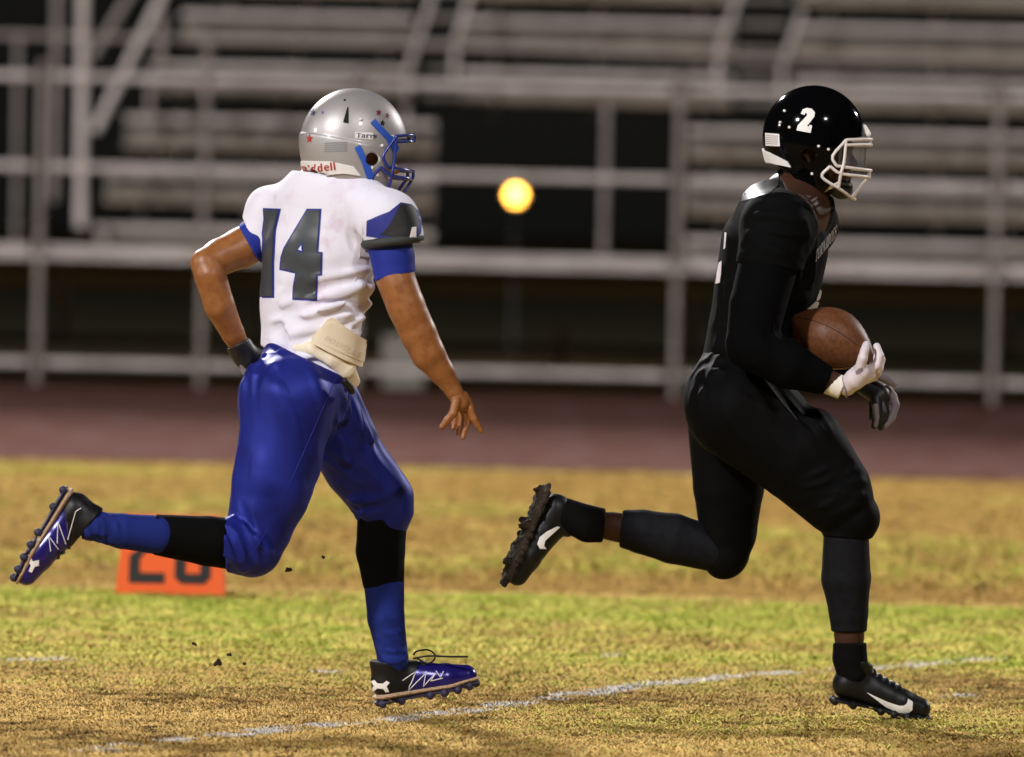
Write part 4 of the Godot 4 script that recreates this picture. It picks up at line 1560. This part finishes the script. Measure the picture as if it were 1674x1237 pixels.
func white_shoe(t: Node3D, heel: Vector3, fwd: Vector3, up: Vector3, size: float, which: int) -> void:
	var s := shoe_fields(heel, fwd, up, size, 0.098)
	var fr: Transform3D = s[3]
	var u: Field = s[0]
	var sn := commit(skin_of(u, 0.005), "shoe", M.violet_shoe, t)
	commit(skin_of(s[1], 0.004), "midsole", M.midsole_tan, sn)
	commit(skin_of(s[2], 0.004), "sole", M.cleat_navy, sn)
	studs(fr, M.cleat_navy, sn)
	# dark heel quarter and collar
	var q := shoe_upper(fr, size, 0.104, 0.0016)
	q.cuts = [[fr * Vector3(0, 0.020, 0), -fr.basis.y.normalized(), 9.0], [fr * Vector3(0.054, 0.112, 0), (fr.basis.y + fr.basis.x * 0.18).normalized(), 9.0], [fr * Vector3(0.105 if which == 0 else 0.088, 0.05, 0), (fr.basis.x - fr.basis.y * (0.8 if which == 0 else 1.3)).normalized(), 9.0]]
	commit(skin_of(q, 0.0045), "heel_counter", M.shoe_black, sn)
	# tongue, laces
	commit(tube(smooth_path(PackedVector3Array([fr * Vector3(0.10, 0.108, 0), fr * Vector3(0.096, 0.125, 0), fr * Vector3(0.09, 0.137, 0)]), 3), 0.016 * size, 8, false, 0.4, fwd), "tongue", M.shoe_black, sn)
	for k in 5:
		var x := 0.105 + k * 0.019
		var pts := PackedVector3Array()
		for w in [-0.024, -0.012, 0.0, 0.012, 0.024]:
			pts.append(press(u, fr * Vector3(x + w * 0.25 * (1 if k % 2 else -1), 0.16, w), -up) + up * 0.002)
		commit(tube(smooth_path(pts, 3), 0.0032, 6), "lace", M.shoe_black, sn)
	var near := fr.basis.z.normalized()
	if near.z < 0.0:
		near = -near
	if which == 0:
		commit(decal(q, poly([607, 1127, 612, 1120.5, 607, 1113.5, 613, 1111, 617.5, 1116.5, 626, 1117, 632, 1112.5, 637, 1115.5, 632, 1121.5, 636.5, 1130, 630.5, 1131, 627, 1125.5, 617.5, 1124.5, 611.5, 1130]), 0.3, 0.0022, 0.0, 5.0), "logo", M.white_vinyl, sn)
		var loop := PackedVector3Array()
		for e in [[676, 1070], [682, 1064], [700, 1062], [711, 1070], [708, 1080], [697, 1084], [686, 1078], [679, 1074]]:
			loop.append(W(e[0], e[1], -0.2))
		commit(tube(smooth_path(loop, 4), 0.0028, 6), "lace_loop", M.shoe_black, sn)
		commit(tube(smooth_path(PackedVector3Array([W(676, 1076, -0.2), W(700, 1072, -0.19), W(735, 1073, -0.18), W(765, 1073, -0.18)]), 4), 0.0030, 6), "lace_end", M.shoe_black, sn)
		for e in [[[658, 1112], [680, 1097], [668, 1128], [697, 1099]], [[697, 1097], [692, 1122], [712, 1100]], [[712, 1100], [704, 1113], [724, 1108]], [[713, 1096], [720, 1107], [725, 1097]]]:
			threads(u, q, e, sn)
	else:
		commit(decal(u, poly([45, 915, 52, 911, 54, 917, 64, 915, 64, 924, 57, 926, 52, 936, 47, 933, 51, 924]), 0.6, 0.0022, 0.0, 5.0), "logo", M.white_vinyl, sn)
		for e in [[[83, 901], [80, 876], [96, 898]], [[94, 888], [95, 852], [108, 889]], [[111, 882], [124, 836], [133, 830]]]:
			threads(u, q, e, sn)

func threads(f: Field, f2: Field, list: Array, parent: Node3D) -> void:
	var pts := PackedVector3Array()
	for i in list.size() - 1:
		for k in 5:
			var a := Vector2(list[i][0], list[i][1]).lerp(Vector2(list[i + 1][0], list[i + 1][1]), k / 5.0)
			pts.append(outer_of(f, f2, a) + Vector3(0, 0, 0.001))
	var e := Vector2(list[-1][0], list[-1][1])
	pts.append(outer_of(f, f2, e) + Vector3(0, 0, 0.001))
	commit(tube(pts, 0.0014, 5), "stitching", M.thread_white, parent)

func outer_of(f: Field, f2: Field, at: Vector2) -> Vector3:
	var a := press_at(f, at.x, at.y, 0.6)
	var b := press_at(f2, at.x, at.y, 0.6)
	return b if W(at.x, at.y, b.z).distance_to(b) < 0.004 and b.z > a.z else a

func person_black() -> void:
	var base := on_ground(1400, 1172)
	var t := thing("person", base, "runner in all black uniform and black helmet 2, carrying the football", "person")
	var Z := -0.5
	# ---- skin
	var b := Field.new()
	b.chain(J([[1300, 340, Z, 58], [1266, 405, Z, 72], [1250, 480, Z, 72], [1220, 590, Z, 64], [1205, 650, Z, 70]]), 0.03, Vector3(0, 0, 1), 0.75)
	b.chain(J([[1302, 318, Z, 40], [1322, 268, Z, 38]]), 0.03)
	b.chain(J([[1284, 360, -0.30, 46], [1295, 345, Z, 50], [1305, 360, -0.70, 46]]), 0.05)
	b.chain(J([[1270, 385, -0.27, 44], [1238, 500, -0.22, 40], [1229, 563, -0.20, 36], [1290, 597, -0.20, 33], [1362, 626, -0.22, 18], [1384, 632, -0.22, 15]]), 0.02)
	b.chain(J([[1305, 380, -0.72, 42], [1290, 500, -0.76, 38], [1285, 565, -0.76, 34], [1340, 605, -0.74, 30], [1405, 625, -0.70, 15]]), 0.02)
	b.chain(J([[1210, 665, -0.40, 78], [1300, 745, -0.38, 64], [1368, 818, -0.37, 48], [1384, 850, -0.37, 33], [1384, 940, -0.38, 34], [1388, 1040, -0.40, 24], [1389, 1062, -0.405, 22]]), 0.05)
	b.chain(J([[1190, 675, -0.60, 70], [1190, 800, -0.62, 50], [1187, 900, -0.63, 32], [1100, 879, -0.62, 34], [1000, 860, -0.60, 23], [965, 856, -0.60, 20]]), 0.05)
	var body := skin_of(b, 0.010)
	var hb := Basis(Vector3.UP, -0.03) * Basis(Vector3.BACK, -0.02)
	var ht := Transform3D(hb, W(1330, 223, Z))
	add_to(body, head_arrays(ht))
	commit(body, "body", M.dark_skin, t)
	eyes(ht, t)
	# ---- helmet
	var h := make_helmet(ht, 0.0)
	var hn := commit(skin_of(h, 0.004), "helmet", M.black_shell, t)
	make_cage(ht, M.white_cage, hn)
	var zz := 0.2
	commit(decal(h, poly([1242, 243, 1247, 257, 1249, 263, 1270, 268, 1293, 273, 1288, 264, 1258, 249]), zz, 0.005, 0.006, 6.0), "rear_bumper", M.white_vinyl, hn)
	commit(decal(h, poly([1251, 217, 1274, 219, 1275, 239, 1252, 238]), zz, 0.0012, 0.0, 6.0), "label_sticker", M.white_vinyl, hn)
	for i in 5:
		commit(decal(h, poly([1253, 221.0 + i * 3.2, 1272, 222.2 + i * 3.2, 1272, 223.2 + i * 3.2, 1253, 222.0 + i * 3.2]), zz, 0.002), "label_print", M.grey_print, hn)
	commit(decal(h, poly([1309, 186, 1312, 179, 1319, 176.5, 1327, 178, 1332, 184, 1331, 191, 1319, 206, 1322, 207, 1323, 204, 1327.5, 205.5, 1325, 217.5, 1302, 213, 1304, 205, 1319, 189, 1319, 185.5, 1316, 184.5, 1315, 188]), zz, 0.0012, 0.0, 4.0), "number", M.white_vinyl, hn)
	for s in [[1349, 229, 14.0], [1308, 273, 13.0]]:
		commit(decal(h, poly([s[0] - s[2] * 0.5, s[1] - s[2] * 0.45, s[0] + s[2] * 0.35, s[1] - s[2] * 0.5, s[0] + s[2] * 0.5, s[1] + s[2] * 0.4, s[0] - s[2] * 0.35, s[1] + s[2] * 0.55]), zz, 0.006, 0.006, 6.0), "strap_buckle", M.black_shell, hn)
	var snap := SphereMesh.new()
	snap.radius = 0.0042
	snap.height = 0.005
	snap.radial_segments = 10
	snap.rings = 5
	for s in [[1338, 239], [1327, 284], [1275, 200], [1282, 181], [1290, 208], [1354, 244]]:  # the three rear ones are lamp reflections set on as white dots
		put(snap, "snap", M.white_vinyl, hn, Transform3D(Basis(Vector3.RIGHT, PI / 2), press_at(h, s[0], s[1], zz) + Vector3(0, 0, 0.003) - org))
	# nose bumper badge above the cage
	var nb := Field.new()
	nb.chain([[ht * Vector3(0.136, 0.030, 0.014), 0.010], [ht * Vector3(0.150, 0.012, 0.016), 0.009]], 0.01)
	nb.chain([[ht * Vector3(0.136, 0.030, -0.014), 0.010], [ht * Vector3(0.150, 0.012, -0.016), 0.009]], 0.03)
	commit(skin_of(nb, 0.004), "nose_bumper", M.white_vinyl, hn)
	# clear visor, chin cup, straps
	var V := PackedVector3Array()
	var N := PackedVector3Array()
	var I := PackedInt32Array()
	for i in 13:
		var an := lerpf(-1.25, 1.25, i / 12.0)
		for k in 2:
			var y := -0.02 if k == 0 else -0.082
			V.append(ht * Vector3(0.035 + 0.112 * cos(an), y, 0.098 * sin(an)))
			N.append((ht.basis * Vector3(cos(an), 0, sin(an))).normalized())
		if i:
			var q := i * 2
			I.append_array([q - 2, q - 1, q, q, q - 1, q + 1])
	commit([V, N, I], "visor", M.visor, hn)
	var cup := Field.new()
	cup.chain([[ht * Vector3(0.085, -0.140, -0.02), 0.028], [ht * Vector3(0.085, -0.140, 0.02), 0.028]], 0.01)
	cup.chain([[ht * Vector3(0.06, -0.145, 0.05), 0.016], [ht * Vector3(0.085, -0.145, 0.0), 0.02], [ht * Vector3(0.06, -0.145, -0.05), 0.016]], 0.02)
	commit(skin_of(cup, 0.005), "chin_cup", M.black_band, hn)
	commit(tube(smooth_path(PackedVector3Array([ht * Vector3(0.035, -0.150, 0.075), ht * Vector3(0.06, -0.135, 0.085), ht * Vector3(0.078, -0.125, 0.075)]), 4), 0.005, 8), "chin_strap", M.pad_cream, hn)
	var pad := Field.new()
	pad.chain([[ht * Vector3(-0.065, -0.05, 0), 0.05], [ht * Vector3(-0.03, -0.07, 0.0), 0.07]], 0.01)
	pad.chain([[ht * Vector3(0.0, -0.115, 0.075), 0.026], [ht * Vector3(0.02, -0.13, 0.072), 0.024]], 0.01)
	commit(skin_of(pad, 0.007), "jaw_padding", M.black_band, hn)
	# ---- jersey
	var j := cloth()
	j.chain(J([[1292, 352, Z, 62], [1266, 405, Z, 88], [1254, 470, Z, 86], [1236, 540, Z, 78], [1222, 600, Z, 76]]), 0.03, Vector3(0, 0, 1), 0.74)
	j.chain(J([[1258, 347, -0.42, 52], [1273, 374, -0.31, 61]]), 0.04)
	j.chain(J([[1308, 358, -0.60, 58], [1313, 366, -0.70, 58]]), 0.04)
	j.chain(J([[1272, 372, -0.29, 62], [1260, 425, -0.26, 56]]), 0.02)
	j.chain(J([[1296, 330, Z, 50], [1306, 308, Z, 45]]), 0.03)
	j.chain(J([[1324, 340, Z, 40]]), 0.03)
	j.cuts = [[W(1225, 588, Z), px_dir(-0.12, 1.0), 9.0], [W(1259, 436, -0.26), px_dir(-0.15, 1.0), 0.10], [W(1318, 297, Z), px_dir(0.50, -0.86), 0.14]]
	j.creases = [[W(1240, 520, -0.3), 0.22, 0.006, px_dir(1.0, 0.25), 18.0, 5.0], [W(1290, 370, -0.2), 0.17, 0.006, px_dir(1.0, 0.25), 20.0, 4.0], [W(1330, 420, -0.35), 0.13, 0.006, px_dir(-0.3, 1.0), 24.0, 6.0]]
	var jn := commit(skin_of(j, 0.0075), "jersey", M.black_jersey, t)
	commit(decal(j, poly([1211, 330, 1216, 316, 1228, 304, 1262, 287, 1274, 283, 1272, 303, 1258, 316, 1236, 322]), 0.2, 0.0015, 0.0, 7.0), "shoulder_yoke", M.black_yoke, jn)
	commit(lettering(j, "TORNADOES", Vector2(1331, 429), Vector2(0.62, -0.78), 20.0, 0.2, 0.003, 0.30, true, true, Vector2(0.12, -1.0)), "team_lettering", M.silver_print, jn)
	# numbers seen nearly edge on, chest and back
	for pl in [[1350, 442, 1352, 455, 1346, 462, 1341, 470, 1346, 474, 1349, 466], [1339, 473, 1344, 476, 1341, 488, 1333, 492, 1334, 486], [1332, 492, 1338, 494, 1334, 503, 1318, 505, 1322, 501]]:
		commit(decal(j, poly(pl), 0.2, 0.003, 0.0, 6.0), "chest_number", M.silver_print, jn)
	for pl in [[1186, 380, 1189, 381, 1187, 405, 1184, 408], [1176, 430, 1181, 426, 1180, 448, 1178, 462, 1171, 464, 1173, 446]]:
		commit(decal(j, poly(pl), 0.2, 0.003, 0.0, 6.0), "back_number", M.glove_white, jn)
	# ---- compression sleeves
	var sl := cloth()
	sl.chain(J([[1265, 400, -0.27, 50], [1238, 500, -0.22, 46], [1228, 563, -0.20, 42], [1290, 597, -0.20, 39], [1356, 624, -0.22, 23]]), 0.02)
	sl.creases = [[W(1240, 570, -0.1), 0.15, 0.005, px_dir(0.6, 1.0), 26.0, 6.0]]
	sl.cuts = [[W(1353, 624, -0.22), px_dir(0.92, 0.36), 9.0]]
	commit(skin_of(sl, 0.0075), "arm_sleeve", M.black_sleeve, t)
	var sl2 := limb([[1305, 385, -0.72, 48], [1290, 500, -0.76, 43], [1285, 565, -0.76, 38], [1340, 605, -0.74, 34], [1398, 622, -0.71, 20]])
	commit(skin_of(sl2, 0.009), "arm_sleeve", M.black_sleeve, t)
	# ---- pants
	var p := cloth()
	p.chain(J([[1222, 590, Z, 72], [1206, 645, Z, 82]]), 0.03, Vector3(0, 0, 1), 0.8)
	p.chain(J([[1188, 652, -0.44, 62]]), 0.05)
	p.chain(J([[1214, 668, -0.40, 90], [1300, 745, -0.38, 73], [1368, 815, -0.37, 60], [1392, 846, -0.37, 46], [1383, 876, -0.37, 39]]), 0.05)
	p.chain(J([[1322, 722, -0.36, 58], [1378, 790, -0.36, 44]]), 0.012)
	p.chain(J([[1192, 680, -0.60, 70], [1191, 795, -0.62, 58], [1190, 868, -0.63, 47], [1188, 905, -0.63, 37]]), 0.05)
	p.chain(J([[1180, 918, -0.63, 26]]), 0.03)
	p.chain(J([[1205, 880, -0.61, 28], [1196, 900, -0.61, 28]]), 0.012)
	p.cuts = [[W(1225, 572, Z), px_dir(0.12, -1.0), 0.3], [W(1383, 879, -0.37), px_dir(-0.05, 1.0), 0.12]]
	p.creases = [[W(1160, 610, -0.35), 0.12, 0.005, px_dir(0.3, 1.0), 22.0, 4.0], [W(1300, 660, -0.25), 0.16, 0.007, px_dir(0.7, 1.0), 24.0, 6.0], [W(1370, 800, -0.25), 0.14, 0.004, px_dir(1.0, -0.4), 26.0, 6.0], [W(1250, 700, -0.25), 0.3, 0.003, px_dir(0.6, 1.0), 13.0, 4.0]]
	commit(skin_of(p, 0.008), "pants", M.black_pants, t)
	# ---- calf sleeves and socks
	for side in 2:
		var a: Array = [[[1383, 872, -0.37, 37], [1383, 945, -0.38, 40.5], [1387, 1000, -0.39, 32], [1388, 1045, -0.40, 28]], [[1165, 897, -0.63, 37], [1100, 880, -0.62, 41], [1050, 869, -0.61, 36], [990, 859, -0.60, 27]]][side]
		var fa := limb(a)
		fa.cuts = [[W(1388, 1032, -0.40) if side == 0 else W(1015, 862, -0.60), px_dir(0.0, 1.0) if side == 0 else px_dir(-1.0, -0.1), 9.0]]
		commit(skin_of(fa, 0.007), "calf_sleeve", M.charcoal_sleeve, t)
		var c: Array = [[[1389, 1040, -0.40, 27.5], [1389, 1075, -0.405, 28], [1394, 1098, -0.41, 27]], [[1000, 860, -0.60, 27.5], [962, 856, -0.60, 30], [922, 840, -0.60, 27]]][side]
		var fc := limb(c)
		fc.cuts = [[W(1389, 1050, -0.40) if side == 0 else W(988, 858, -0.60), px_dir(0.0, -1.0) if side == 0 else px_dir(1.0, 0.1), 9.0]]
		commit(skin_of(fc, 0.007), "sock", M.black_sock, t)
	# ---- shoes
	for side in 2:
		var heel := W(1353, 1143, -0.41) if side == 0 else W(893, 795, -0.58)
		var fwd := px_dir(140, 31, -0.12) if side == 0 else px_dir(-72, 160, 0.12)
		var up := Vector3(0.2, 1, 0.05) if side == 0 else px_dir(160, 72, -0.38)
		var s := shoe_fields(heel, fwd, up, 0.985, 0.128)
		s[0].cuts[0][0] = s[3] * Vector3(0, 0.004, 0)
		var sn := commit(skin_of(s[0], 0.005), "shoe", M.shoe_black, t)
		commit(skin_of(s[2], 0.004), "sole", M.mud if side == 1 else M.shoe_black, sn)
		studs(s[3], M.mud if side == 1 else M.shoe_black, sn)
		var u: Field = s[0]
		var fr: Transform3D = s[3]
		if side == 0:
			commit(decal(u, poly([1416, 1131, 1450, 1146.5, 1470, 1153, 1477, 1153, 1482, 1149, 1484, 1142, 1491.5, 1147, 1491, 1160, 1482, 1167, 1468, 1164, 1448, 1155]), 0.2, 0.002, 0.0, 5.0), "logo", M.white_vinyl, sn)
			for k in 5:
				var x := 0.11 + k * 0.02
				var pts := PackedVector3Array()
				for w in [-0.024, -0.012, 0.0, 0.012, 0.024]:
					pts.append(press(u, fr * Vector3(x + w * 0.3, 0.16, w), -fr.basis.y.normalized()) + fr.basis.y * 0.002)
				commit(tube(smooth_path(pts, 3), 0.0036, 6), "lace", M.black_yoke, sn)
		else:
			commit(decal(u, poly([915.5, 861, 910, 860, 893, 869, 882, 878, 878, 889, 882, 896.5, 893, 897, 889, 891.5, 891, 883.5]), 0.2, 0.002, 0.0, 5.0), "logo", M.white_vinyl, sn)
			commit(decal(u, poly([885, 833, 881.5, 842, 875.5, 852, 872.5, 850, 878, 841]), 0.2, 0.004, 0.0, 5.0), "logo", M.white_vinyl, sn)
			# caked mud under the studs
			var rng := RandomNumberGenerator.new()
			rng.seed = 7
			var md := cloth()
			var mu := fr.basis.y.normalized()
			md.chain([[fr * Vector3(0.035, -0.001, 0), 0.045], [fr * Vector3(0.12, 0.002, 0), 0.037], [fr * Vector3(0.205, -0.001, 0), 0.047], [fr * Vector3(0.272, 0.004, 0), 0.038]], 0.01, mu, 4.2)
			for k in 8:
				md.chain([[fr * Vector3(rng.randf_range(0.0, 0.29), -0.012, rng.randf_range(-0.03, 0.03)), rng.randf_range(0.007, 0.012)]], 0.014)
			md.creases = [[fr * Vector3(0.15, 0, 0), 0.4, 0.006, mu, 40.0, 40.0], [fr * Vector3(0.15, 0, 0), 0.4, 0.002, mu, 130.0, 130.0]]
			commit(skin_of(md, 0.003), "caked_mud", M.mud, sn)
	# ---- right hand on the ball: glove, wristband
	var wb := limb([[1352, 624, -0.22, 19.5], [1378, 634, -0.22, 19.5]])
	wb.cuts = [[W(1353, 624.5, -0.22), px_dir(-0.92, -0.38), 9.0], [W(1377, 634, -0.22), px_dir(0.92, 0.38), 9.0]]
	commit(skin_of(wb, 0.004), "wristband", M.wristband_white, t)
	var g := Field.new()
	g.kin = 0.003
	g.chain(J([[1384, 632, -0.215, 15], [1396, 620, -0.20, 17], [1408, 608, -0.19, 16]]), 0.006)
	g.chain(J([[1400, 622, -0.20, 13], [1418, 612, -0.21, 13]]), 0.008)
	g.chain(J([[1406, 600, -0.175, 9], [1410, 586, -0.165, 8.2], [1413, 573, -0.168, 7.2], [1416, 563, -0.178, 6]]), 0.005)
	g.chain(J([[1420, 606, -0.20, 9], [1433, 597, -0.20, 8], [1438, 582, -0.205, 7.2], [1433, 566, -0.215, 6]]), 0.005)
	g.chain(J([[1420, 612, -0.225, 9], [1436, 602, -0.235, 8], [1440, 588, -0.245, 7], [1434, 574, -0.255, 6]]), 0.005)
	g.chain(J([[1416, 618, -0.245, 9], [1432, 610, -0.26, 8], [1437, 597, -0.275, 7], [1432, 584, -0.285, 6]]), 0.005)
	g.chain(J([[1412, 620, -0.26, 9], [1427, 615, -0.285, 8], [1431, 604, -0.30, 7], [1426, 592, -0.31, 6]]), 0.005)
	var gn := commit(skin_of(g, 0.0032), "glove", M.glove_white, t)
	commit(decal(g, poly([1398, 607, 1404, 602, 1410, 600, 1411, 606, 1404, 612, 1399, 612]), 0.2, 0.001, 0.0, 4.0), "glove_print", M.glove_grey, gn)
	commit(ring(W(1380, 632, -0.217), px_dir(0.9, -0.2), 17.0 / 590.0, 0.003), "glove_strap", M.glove_grey, gn)
	# ---- left hand below, black palm and pale back
	var lg := Field.new()
	lg.kin = 0.003
	lg.chain(J([[1400, 622, -0.71, 16], [1418, 632, -0.70, 17], [1438, 646, -0.68, 17]]), 0.006)
	lg.chain(J([[1440, 652, -0.67, 9], [1446, 674, -0.66, 8], [1444, 686, -0.66, 7], [1440, 698, -0.66, 6]]), 0.005)
	lg.chain(J([[1432, 652, -0.66, 9], [1434, 674, -0.65, 8], [1432, 686, -0.65, 7], [1429, 696, -0.65, 6]]), 0.005)
	lg.chain(J([[1428, 650, -0.69, 9], [1427, 670, -0.68, 7], [1426, 682, -0.68, 6]]), 0.005)
	var ln := commit(skin_of(lg, 0.0035), "glove", M.glove_black, t)
	var lw := Field.new()
	lw.kin = 0.003
	lw.chain(J([[1450, 634, -0.69, 7], [1459, 648, -0.69, 7.5], [1463, 662, -0.68, 7.5], [1457, 682, -0.67, 7], [1447, 695, -0.66, 5.5]]), 0.005)
	lw.chain(J([[1424, 608, -0.66, 8], [1440, 615, -0.65, 7.5], [1452, 622, -0.65, 6.5], [1461, 628, -0.65, 5]]), 0.005)
	lw.chain(J([[1431, 664, -0.635, 5], [1433, 682, -0.635, 4.5], [1431, 695, -0.64, 4]]), 0.005)
	commit(skin_of(lw, 0.0035), "finger", M.glove_grey, ln)

func football() -> void:
	var c := W(1360, 553, -0.33)
	var t := thing("football", c, "brown leather football tucked under the arm of the runner in black", "ball")
	var ax := px_dir(127, 62, 0.35)
	var side := ax.cross(Vector3(0, 0, 1)).normalized()
	var upv := side.cross(ax).normalized()
	var hl := 0.137
	var rad := 0.0845
	var prof := func(u: float) -> float: return rad * pow(maxf(cos(u * PI * 0.5), 0.0), 0.86)
	var V := PackedVector3Array()
	var N := PackedVector3Array()
	var I := PackedInt32Array()
	var rows := 48
	var segs := 64
	for i in rows + 1:
		var u := lerpf(-1.0, 1.0, float(i) / rows)
		u = sin(u * PI * 0.5)
		var r: float = prof.call(u)
		var e := 0.004
		var dr: float = (prof.call(minf(u + e, 1.0)) - prof.call(maxf(u - e, -1.0))) / (2.0 * e * hl)
		for k in segs:
			var an := TAU * k / segs
			var d := side * cos(an) + upv * sin(an)
			# shallow groove along the four panel joints
			var gap := absf(wrapf(an - 0.30, -PI * 0.25, PI * 0.25))
			var rr := r * (1.0 - 0.012 * exp(-gap * gap * 900.0))
			V.append(c + ax * (u * hl) + d * rr)
			N.append((d - ax * dr).normalized())
		if i:
			for k in segs:
				var q := i * segs + k
				var q1 := i * segs + (k + 1) % segs
				I.append_array([q - segs, q1 - segs, q, q, q1 - segs, q1])
	commit([V, N, I], "leather", M.ball_leather, t)
	for s in 4:
		var an := 0.30 + s * PI * 0.5
		var d := side * cos(an) + upv * sin(an)
		var pts := PackedVector3Array()
		for i in 25:
			var u := lerpf(-0.97, 0.97, i / 24.0)
			pts.append(c + ax * (u * hl) + d * (prof.call(u) * 0.992))
		commit(tube(pts, 0.0013, 6), "seam", M.ball_seam, t)
	# laces on the side away from the camera
	var ld := (side * cos(0.30 + PI * 1.5) + upv * sin(0.30 + PI * 1.5))
	if ld.z > 0.0:
		ld = -ld
	for k in 7:
		var u := lerpf(-0.32, 0.32, k / 6.0)
		var a: Vector3 = c + ax * (u * hl) + ld * (prof.call(u) + 0.002)
		var w := ax.cross(ld).normalized() * 0.012
		commit(tube(PackedVector3Array([a - w - ld * 0.001, a + ld * 0.001, a + w - ld * 0.001]), 0.0026, 6), "lace", M.white_vinyl, t)
